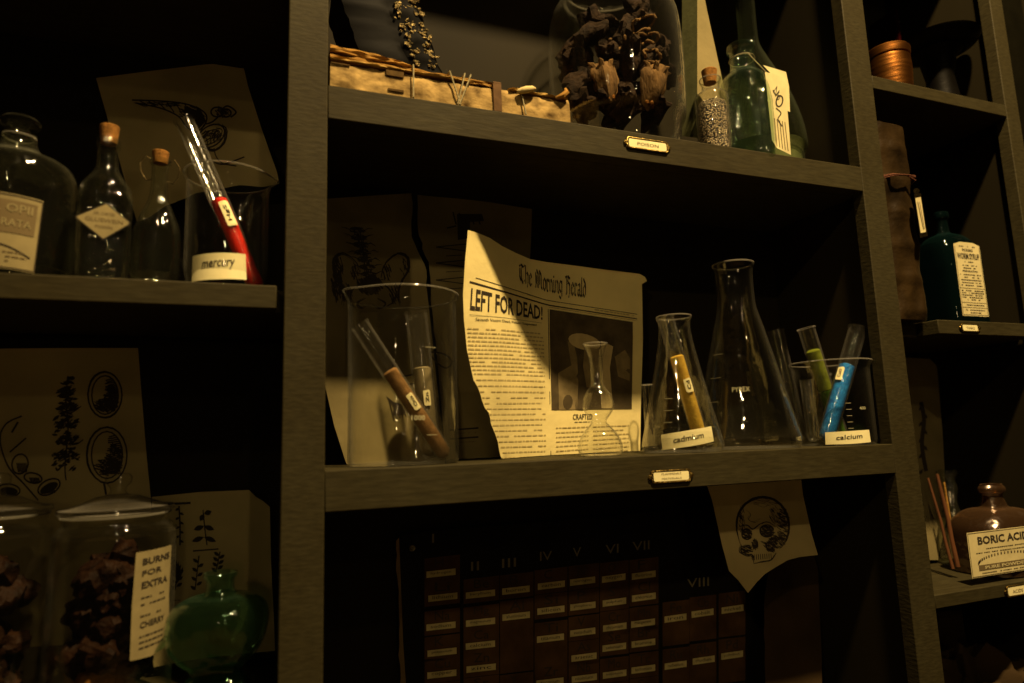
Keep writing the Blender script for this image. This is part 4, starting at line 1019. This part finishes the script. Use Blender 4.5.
decal(mb, [(914, 194), (921, 193), (928, 236), (920, 238)], f, 'aged_metal', 0, 0, .0012); decal(mb, [(915.3, 198), (920.8, 197), (926, 232), (920.7, 233)], f, 'label_paper', .0006, 0, .0003)
wordline(mb, lambda s, t, o: f(918.5+t*.13+s*0, t, o), 0, .1, 0, 0, .1)
stroke(mb, [(917.8, 202), (923.5, 229)], .9, f, 'faded_ink', .001); stroke(mb, [(919.6, 202), (924.6, 229)], .5, f, 'faded_ink', .001)
decal(mb, oval(916.5, 191, 3.2, 3, 0, 10)[:-1], f, 'aged_metal', 0, 0, .0012); mb.build('label_holder', lbk)

# worm syrup bottle: flat sided
P = at(941, 215, .078); kk = mpp(P); O = Vector((P.x, .078, Z(ZR2)+.0012)); 
ws = thing('syrup_bottle', O, 'dark teal flat bottle with long printed WORM SYRUP label', 'bottle')
mb = MB(); rw, rd = .042, .024
prf = smoothprof([(1.0, 0), (1.04, .003), (1.04, .128), (1.0, .142), (.75, .153), (.42, .159), (.26, .163), (.22, .176), (.22, .186), (.29, .188), (.29, .197), (.25, .199)], 3)
def syr(a, z): 
    n = 5 if z < .136 else 2
    return 1/((abs(math.cos(a))**n+abs(math.sin(a))**n)**(1/n))
mb.lathe([(0, 0)]+[(r*rw, max(z, 0)) for r, z in prf]+[(.2*rw, .199), (.2*rw, .17), (0, .17)], O, 'teal_glass', seg=64, mod=syr, sx=1, sy=.80, rot=0)
mb.build('glass_body', ws)
LC = at(971, 279, O.y-.0353); f = lambda s_, t_, o_=0: LC+Vector((s_*1.22, -o_, t_*1.45))
mb = MB(); hw_, hh_ = .0245, .0415
decal(mb, [(-hw_, -hh_), (hw_, -hh_), (hw_, hh_-.003), (hw_*.5, hh_), (-hw_*.5, hh_), (-hw_, hh_-.003)], f, 'label_paper', .0002, 0, .0004)
for a, b_, c, d in ((-hw_+.001, -hh_+.001, hw_-.001, -hh_+.0015), (-hw_+.001, -hh_+.001, -hw_+.0015, hh_-.005), (hw_-.0015, -hh_+.001, hw_-.001, hh_-.005), (-hw_+.001, -.011, hw_-.001, -.0105), (-hw_+.001, -.027, hw_-.001, -.0265), (-hw_+.001, -.0325, hw_-.001, -.032)): decal(mb, rect(a, b_, c, d), f, 'ink', .0004)
text(mb, 'WORM SYRUP', f, (-.021, .022), (.042, 0), (0, .007), 'ink', .0005, bold=.03)
text(mb, 'PICKERS', f, (-.010, .031), (.020, 0), (0, .003), 'ink', .0005, bold=.02)
text(mb, 'PREPARATION', f, (-.014, .0075), (.028, 0), (0, .0022), 'ink', .0005, bold=.02)
for z_, w_ in ((.036, .015), (.0185, .008), (.0145, .017), (.0115, .012), (.004, .02), (.001, .016), (-.002, .019), (-.005, .018), (-.008, .02), (-.014, .021), (-.0165, .021), (-.019, .021), (-.0215, .021), (-.024, .012), (-.030, .018), (-.0355, .018), (-.0385, .010)): wordline(mb, f, -w_, w_, z_, 0, .0011, 'ink', .0005)
mb.build('label', ws)

# ================= right bay, lower =================
fR = wob(plane3((905, 360, .18), (945, 360, .18), (930, 500, .15)), .002, seed=17)
def draw_r(mb, f):
    stroke(mb, curve_pts([(921, 402), (924, 420), (922, 445), (926, 470)]), 4, f)
    for j in range(9): leafy(mb, f, 923, 405+j*8, (.9 if j % 2 else 2.2), 7, 1.6)
sheet('plant_sketch', 'narrow curled sheet with dark ink stem behind the brown sticks', [(900, 357), (930, 359), (937, 366), (940, 400), (943, 440), (945, 480), (946, 520), (938, 560), (915, 560)], fR, mat='tan_paper', draw=draw_r, group='old drawings tucked at the back')
zr = Z(ZR3)
def stick(px0, py0, Y0, px1, py1, Y1, r, label, m_='stick'):
    a, b_ = at(px0, py0, Y0), at(px1, py1, Y1)
    a.z = max(a.z, zr+r+.0006); mid = (a+b_)/2+Vector((.002, 0, .001)); mb = MB(); mb.tube([a, a*.7+b_*.3, mid, b_], [r, r*.95, r*.9, r*.75], m_, 10)
    tag(mb.build('wooden_stick', None, loc=a), label, 'stick', 'wooden sticks leaning on the right shelf')
stick(958, 567, .050, 937, 474, .070, .0030, 'reddish wooden stick leaning nearest the brown glass bottle')
stick(953, 569, .055, 928, 478, .085, .0022, 'thin dark stick leaning at the far left of the sticks')
stick(955, 562, .100, 944, 482, .105, .0020, 'thin pale tan stick with glinting tip behind the reddish one', 'torn_orange')
# little clear ribbed bottle
sp = [(13, 566), (14, 560), (13, 530), (8, 512), (6, 500), (8, 488), (6.5, 480), (9, 474), (9, 470)]
vessel('bud_bottle', 'small clear ribbed glass bottle behind the boric acid bottle', 'bottle', 958, 566, .120, ZR3, smoothprof(sp, 3), 'old_glass', .0014, mod=lambda a, z: 1+.05*math.cos(7*a), seg=56)
# boric acid bottle
P = at(1006, 572, .05); kk = mpp(P)
sp = smoothprof([(40, 574), (43, 570), (43, 540), (42, 525), (35, 515), (25, 509), (14, 507), (11.5, 504), (11, 494), (14, 492), (14.5, 488), (12, 485), (12, 484)], 3)
root, O, pr, k, b = vessel('boric_acid_bottle', 'squat brown glass bottle with printed BORIC ACID label', 'bottle', 1003, 574, .055, ZR3, sp, 'brown_glass', .002, seg=64, mod=lambda a, z: supmod(4, 66*kk, 72*kk)(a, z), sy=.7)
f = flatmap(at(1003, 551, O.y-43*k*.7-.0008), Vector((1, 0, 0)), Vector((0, 0, 1)))
mb = MB(); a_, b_ = 46*k, 20*k
decal(mb, rect(-a_, -b_, a_, b_), f, 'label_paper', .0002, 0, .0004)
for x0, y0, x1, y1 in ((-a_+.001, -b_+.001, a_-.001, -b_+.0016), (-a_+.001, b_-.0016, a_-.001, b_-.001), (-a_+.001, -b_+.001, -a_+.0016, b_-.001)): decal(mb, rect(x0, y0, x1, y1), f, 'ink', .0005)
text(mb, 'BORIC ACID', f, (-a_*.72, b_*.42), (a_*1.55, 0), (0, b_*.36), 'ink', .0006, bold=.03)
wordline(mb, f, -a_*.5, a_*.8, b_*.20, 0, .0010, 'ink'); wordline(mb, f, -a_*.85, a_, b_*.04, 0, .0010, 'ink')
for j in range(26):
    t0 = math.pi-(j+.5)*math.pi/26; x = a_*.08+a_*.86*math.cos(t0); y = -b_*.42+b_*.36*math.sin(t0)
    decal(mb, rect(x-.0010, y-.0016, x+.0014, y+.0014), f, 'ink' if j % 3 else 'faded_ink', .0006)
decal(mb, rect(-a_*.78, -b_*.72, a_, -b_*.48), f, 'faded_ink', .0006); text(mb, 'PURE POWDER', f, (-a_*.6, -b_*.68), (a_*1.3, 0), (0, b_*.14), 'label_paper', .0009, bold=.02)
wordline(mb, f, -a_*.7, a_, -b_*.86, 0, .0010, 'ink')
mb.build('label', root)
# crumpled things on the lowest visible right shelf
zz = Z(-.47); Pq = at(985, 650, .06)
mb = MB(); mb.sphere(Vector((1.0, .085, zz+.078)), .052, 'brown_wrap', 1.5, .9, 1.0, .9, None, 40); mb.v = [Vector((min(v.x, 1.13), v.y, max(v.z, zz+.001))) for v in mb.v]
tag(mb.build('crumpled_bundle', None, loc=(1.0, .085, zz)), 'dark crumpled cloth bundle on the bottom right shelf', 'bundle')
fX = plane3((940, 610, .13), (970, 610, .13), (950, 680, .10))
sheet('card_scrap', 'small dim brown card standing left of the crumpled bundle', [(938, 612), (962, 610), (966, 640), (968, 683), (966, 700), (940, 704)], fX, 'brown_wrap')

# ================= middle lower bay =================
YP = .183
def chart_map(x, y, off=0): return at(x, y, YP)-ray(x, y)*off
ch = thing('element_chart', at(570, 683, YP), 'black wall chart of the elements with brown squares and roman numerals', 'chart')
mb = MB(); wf = chart_map
decal(mb, [(397, 536), (430, 531), (520, 524), (600, 517), (700, 507), (735, 503), (752, 580), (768, 604), (770, 735), (402, 735), (398, 640)], wf, 'board_black', 0, 0, .004)
def crow(x): return -.117*(x-441)
colr = [(424.5, 460), (463.5, 499.2), (500, 533.5), (534.5, 567.5), (568.5, 599.2), (600, 628.7), (629.5, 658.5)]
colsx = [(a+b)/2 for a, b in colr]; hwx = 16
def cell(xc, y0, y1, hw, sym, name, ly, blank=False):
    # brown square, dark symbol, pale name strip
    s = -.117
    decal(mb, [(xc-hw, y0-hw*s*1), (xc+hw, y0+hw*s), (xc+hw, y1+hw*s), (xc-hw, y1-hw*s)], wf, 'cell_brown', .0008)
    if blank: return
    j = random.uniform(-1, 1)
    decal(mb, [(xc-hw*.84+j, ly-3.0+1.6), (xc+hw*.80+j, ly-3.0-1.6), (xc+hw*.80+j, ly+3.4-1.6), (xc-hw*.84+j, ly+3.4+1.6)], wf, 'cell_label', .0016)
    text(mb, name, wf, (xc-hw*.6+j, ly+2.4), (hw*1.15, -2.0), (0, -3.2), 'ink', .0022)
    text(mb, sym, wf, (xc-hw*.42, ly-5.5), (hw*(.85 if len(sym) > 1 else .5), -1), (0, -9), 'ink', .0014)
EL = [[('H', 'hydrogen', 573), ('Li', 'lithium', 597), ('Na', 'sodium', 626), ('K', 'potassium', 652), ('Cu', 'copper', 674)],
      [('Be', 'beryllium', 594), ('Mg', 'magnesium', 622), ('Ca', 'calcium', 645), ('Zn', 'zinc', 668)],
      [('B', 'boron', 590), ('Al', 'aluminium', 616), None, ('Y', 'yttrium', 690)],
      [('C', 'carbon', 585), ('Si', 'silicon', 610), ('Ti', 'titanium', 638), None, ('Zr', 'zirconium', 682)],
      [('N', 'nitrogen', 581), ('P', 'phosphorus', 606), ('V', 'vanadium', 632), ('As', 'arsenic', 657), ('Nb', 'niobium', 678)],
      [('O', 'oxygen', 578), ('S', 'sulphur', 602), ('Cr', 'chromium', 627), ('Se', 'selenium', 647), ('Mo', 'molybdenum', 674)],
      [('F', 'fluorine', 575), ('Cl', 'chlorine', 597), ('Mn', 'manganese', 623), ('Br', 'bromine', 643), ('Tc', 'technetium', 669)]]
for ci, (xc, colm) in enumerate(zip(colsx, EL)):
    ly = None; hwx = (colr[ci][1]-colr[ci][0])/2
    for e in colm:
        if e is None: ly += 26; cell(xc, ly-18, ly+30, hwx, '', '', ly, True); continue
        ly = e[2]; cell(xc, ly-16.5, ly+8, hwx, e[0], e[1], ly)
    for extra in (25, 50): cell(xc, ly+extra-16.5, ly+extra+8, hwx, 'Sr', 'strontium', ly+extra)
for xc, its in ((676, [('Fe', 'iron', 618), ('Ru', 'ruthenium', 665)]), (703, [('Co', 'cobalt', 613), ('Rh', 'rhodium', 660)]), (732, [('Ni', 'nickel', 609), ('Pd', 'palladium', 655)])):
    for s_, n_, ly in its: cell(xc, ly-17, ly+27, 13.4, s_, n_, ly)
    cell(xc, its[1][2]+29, its[1][2]+75, 13.4, 'Os', 'osmium', its[1][2]+47)
for s_, x, y, w_ in (('I', 433, 543, 2), ('II', 475, 571, 8), ('III', 509, 568, 14), ('IV', 546, 561, 12), ('V', 577, 557, 8), ('VI', 612, 554, 13), ('VII', 641, 551, 17), ('VIII', 698, 588, 22)):
    text(mb, s_, wf, (x-w_/2, y), (w_, -w_*.1), (0, -9), 'numeral', .0012)
mb.build('chart_board', ch)
mb = MB(); decal(mb, torn((396, 540), (398, 600), 8, 1.3)+torn((398, 600), (400, 700), 9, 1.3)+[(407, 700), (403, 640), (400, 560), (399, 538)], wf, 'brown_paper', .0012, 0, .0006); mb.build('torn_edge', ch)
mb = MB(); c = wf(412, 548, .002); mb.lathe([(.0022, 0), (.0036, .0002), (.0040, .0012), (.0034, .0020), (.0024, .0018), (.0016, .0004), (0, .0004)], c, 'grommet', Vector((0, -1, 0)), 24); mb.build('grommet', ch)

def draw_skull(mb, f):
    random.seed(31)
    sk(mb, curve_pts([(742, 546), (739, 538), (737, 526), (739, 514), (746, 504), (757, 498), (770, 498), (780, 504), (787, 515), (789, 529), (786, 541), (779, 549)]), 1.5, f, 5, .8)
    hatch(mb, f, 783, 524, 5, 17, 90, 6, .5, .7); hatch(mb, f, 777, 541, 8, 6, 60, 5, .6, .8); hatch(mb, f, 742, 520, 3, 14, 40, 5, 1.2, .6)
    hatch(mb, f, 766, 503, 14, 4, 30, 6, .1, .4, 'faded_ink'); hatch(mb, f, 775, 515, 5, 8, 30, 6, .9, .5)
    hatch(mb, f, 767, 531, 6.5, 5.5, 110, 4, .4, .8); sk(mb, oval(767, 531, 7, 6), 1.2, f, 3, .5)      # far orbit
    hatch(mb, f, 747, 534, 4.5, 5, 80, 4, .4, .8); sk(mb, oval(747, 534, 5, 5.5), 1.1, f, 3, .5)        # near orbit
    sk(mb, curve_pts([(740, 526), (747, 525), (753, 529), (760, 524), (768, 522), (776, 527)]), 1.3, f, 3)
    hatch(mb, f, 755, 544, 3, 4.5, 50, 3.5, 1.3, .8)                                                   # nose
    sk(mb, curve_pts([(741, 545), (740, 551), (746, 555), (752, 556), (753, 563)]), 1.4, f, 4)
    sk(mb, curve_pts([(753, 563), (762, 561), (771, 559), (776, 552)]), 1.1, f, 3)
    hatch(mb, f, 747, 549, 5, 4, 50, 4, .3, .7); hatch(mb, f, 770, 547, 7, 5, 60, 4.5, .8, .7)
    for j in range(10): stroke(mb, [(752+j*2.1, 554.5-j*.1), (752.4+j*2.1, 560-j*.2)], .7, f)
    sk(mb, curve_pts([(761, 541), (768, 543), (776, 540), (784, 537)]), 1.2, f, 3)
    sk(mb, curve_pts([(745, 509), (750, 514), (748, 519), (754, 522), (760, 518)]), .6, f, 2)
fK = wob(plane3((707, 480, .085), (805, 480, .085), (750, 590, .085)), .001, seed=19)
sheet('skull_sketch', 'sheet with ink skull drawing hanging under the middle shelf', [(700, 466), (799, 460), (803, 495), (812, 535), (818, 555), (800, 557), (788, 560), (776, 567), (765, 574), (757, 582), (748, 593), (738, 580), (729, 571), (722, 545), (712, 500)], fK, draw=draw_skull, group='old drawings tucked at the back', zhi=Z(ZM-.0386)-.0008)
fW = wob(plane3((765, 600, .150), (820, 600, .150), (790, 683, .130)), .002, seed=23)
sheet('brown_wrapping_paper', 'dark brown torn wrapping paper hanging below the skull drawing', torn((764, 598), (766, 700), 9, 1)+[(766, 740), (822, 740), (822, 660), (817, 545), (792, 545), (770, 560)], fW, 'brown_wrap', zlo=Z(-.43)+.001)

# ================= label holders on the shelf edges =================
def holder(px, py, wpx, hpx, lines, label, zc=None):
    C0 = at(px, py, 0); k = mpp(C0)/fw.y; wx = wpx*mpp(C0)*1.06; hz = hpx*mpp(C0)
    f = flatmap(C0, Vector((1, 0, 0)), Vector((0, 0, 1)))
    root = thing('label_holder', C0, label, 'label holder', 'label holders on the shelf edges')
    mb = MB(); a, b_ = wx/2+.0035, hz/2+.0022; N_ = 40
    def rr(a, b_, r, n=5):
        out = []
        for cx_, cy_, t0 in ((a-r, b_-r, 0), (-a+r, b_-r, 90), (-a+r, -b_+r, 180), (a-r, -b_+r, 270)):
            out += [(cx_+r*math.cos(math.radians(t0+90*i/n)), cy_+r*math.sin(math.radians(t0+90*i/n))) for i in range(n+1)]
        return out
    decal(mb, rr(a, b_, b_*.5), f, 'aged_metal', .0014, 0, .0014)
    rim = rr(a-.0014, b_-.0010, b_*.45); P3 = [f(x, y, .0018) for x, y in rim]
    mb.tube(P3+[P3[0]], .0010, 'brass', 8)
    for sg in (-1, 1):
        mb.lathe([(0, .002), (.0022, .0015), (.0028, 0)], f(sg*(a+.0005), 0, .001), 'brass', Vector((0, -1, 0)), 16)
    mb.build('metal_frame', root)
    mb = MB(); decal(mb, rr(wx/2, hz/2, hz*.22), f, 'white_label', .0021, 0, .0006)
    n = len(lines)
    for i, s_ in enumerate(lines):
        hh = hz*.5/n*.8; y = hz*(.5-(i+.62)/n*1.0) if n > 1 else -hh/2
        text(mb, s_, f, (-wx*.28, y-hh*.1), (wx*.56, 0), (0, hh), 'faded_ink', .0025)
    mb.build('card', root)
holder(647, 145.5, 41, 8.5, ['POISON'], 'brass framed shelf label under the big pod jar')
holder(670.5, 476, 39, 9.0, ['FLAMMABLE', 'MATERIALS'], 'metal framed shelf label on the middle shelf edge')
holder(969, 328, 20, 6.0, ['TONICS'], 'small metal framed shelf label below the syrup bottle')
holder(1016, 590, 26, 8.0, ['ACIDS'], 'metal framed shelf label cut by the right picture edge')
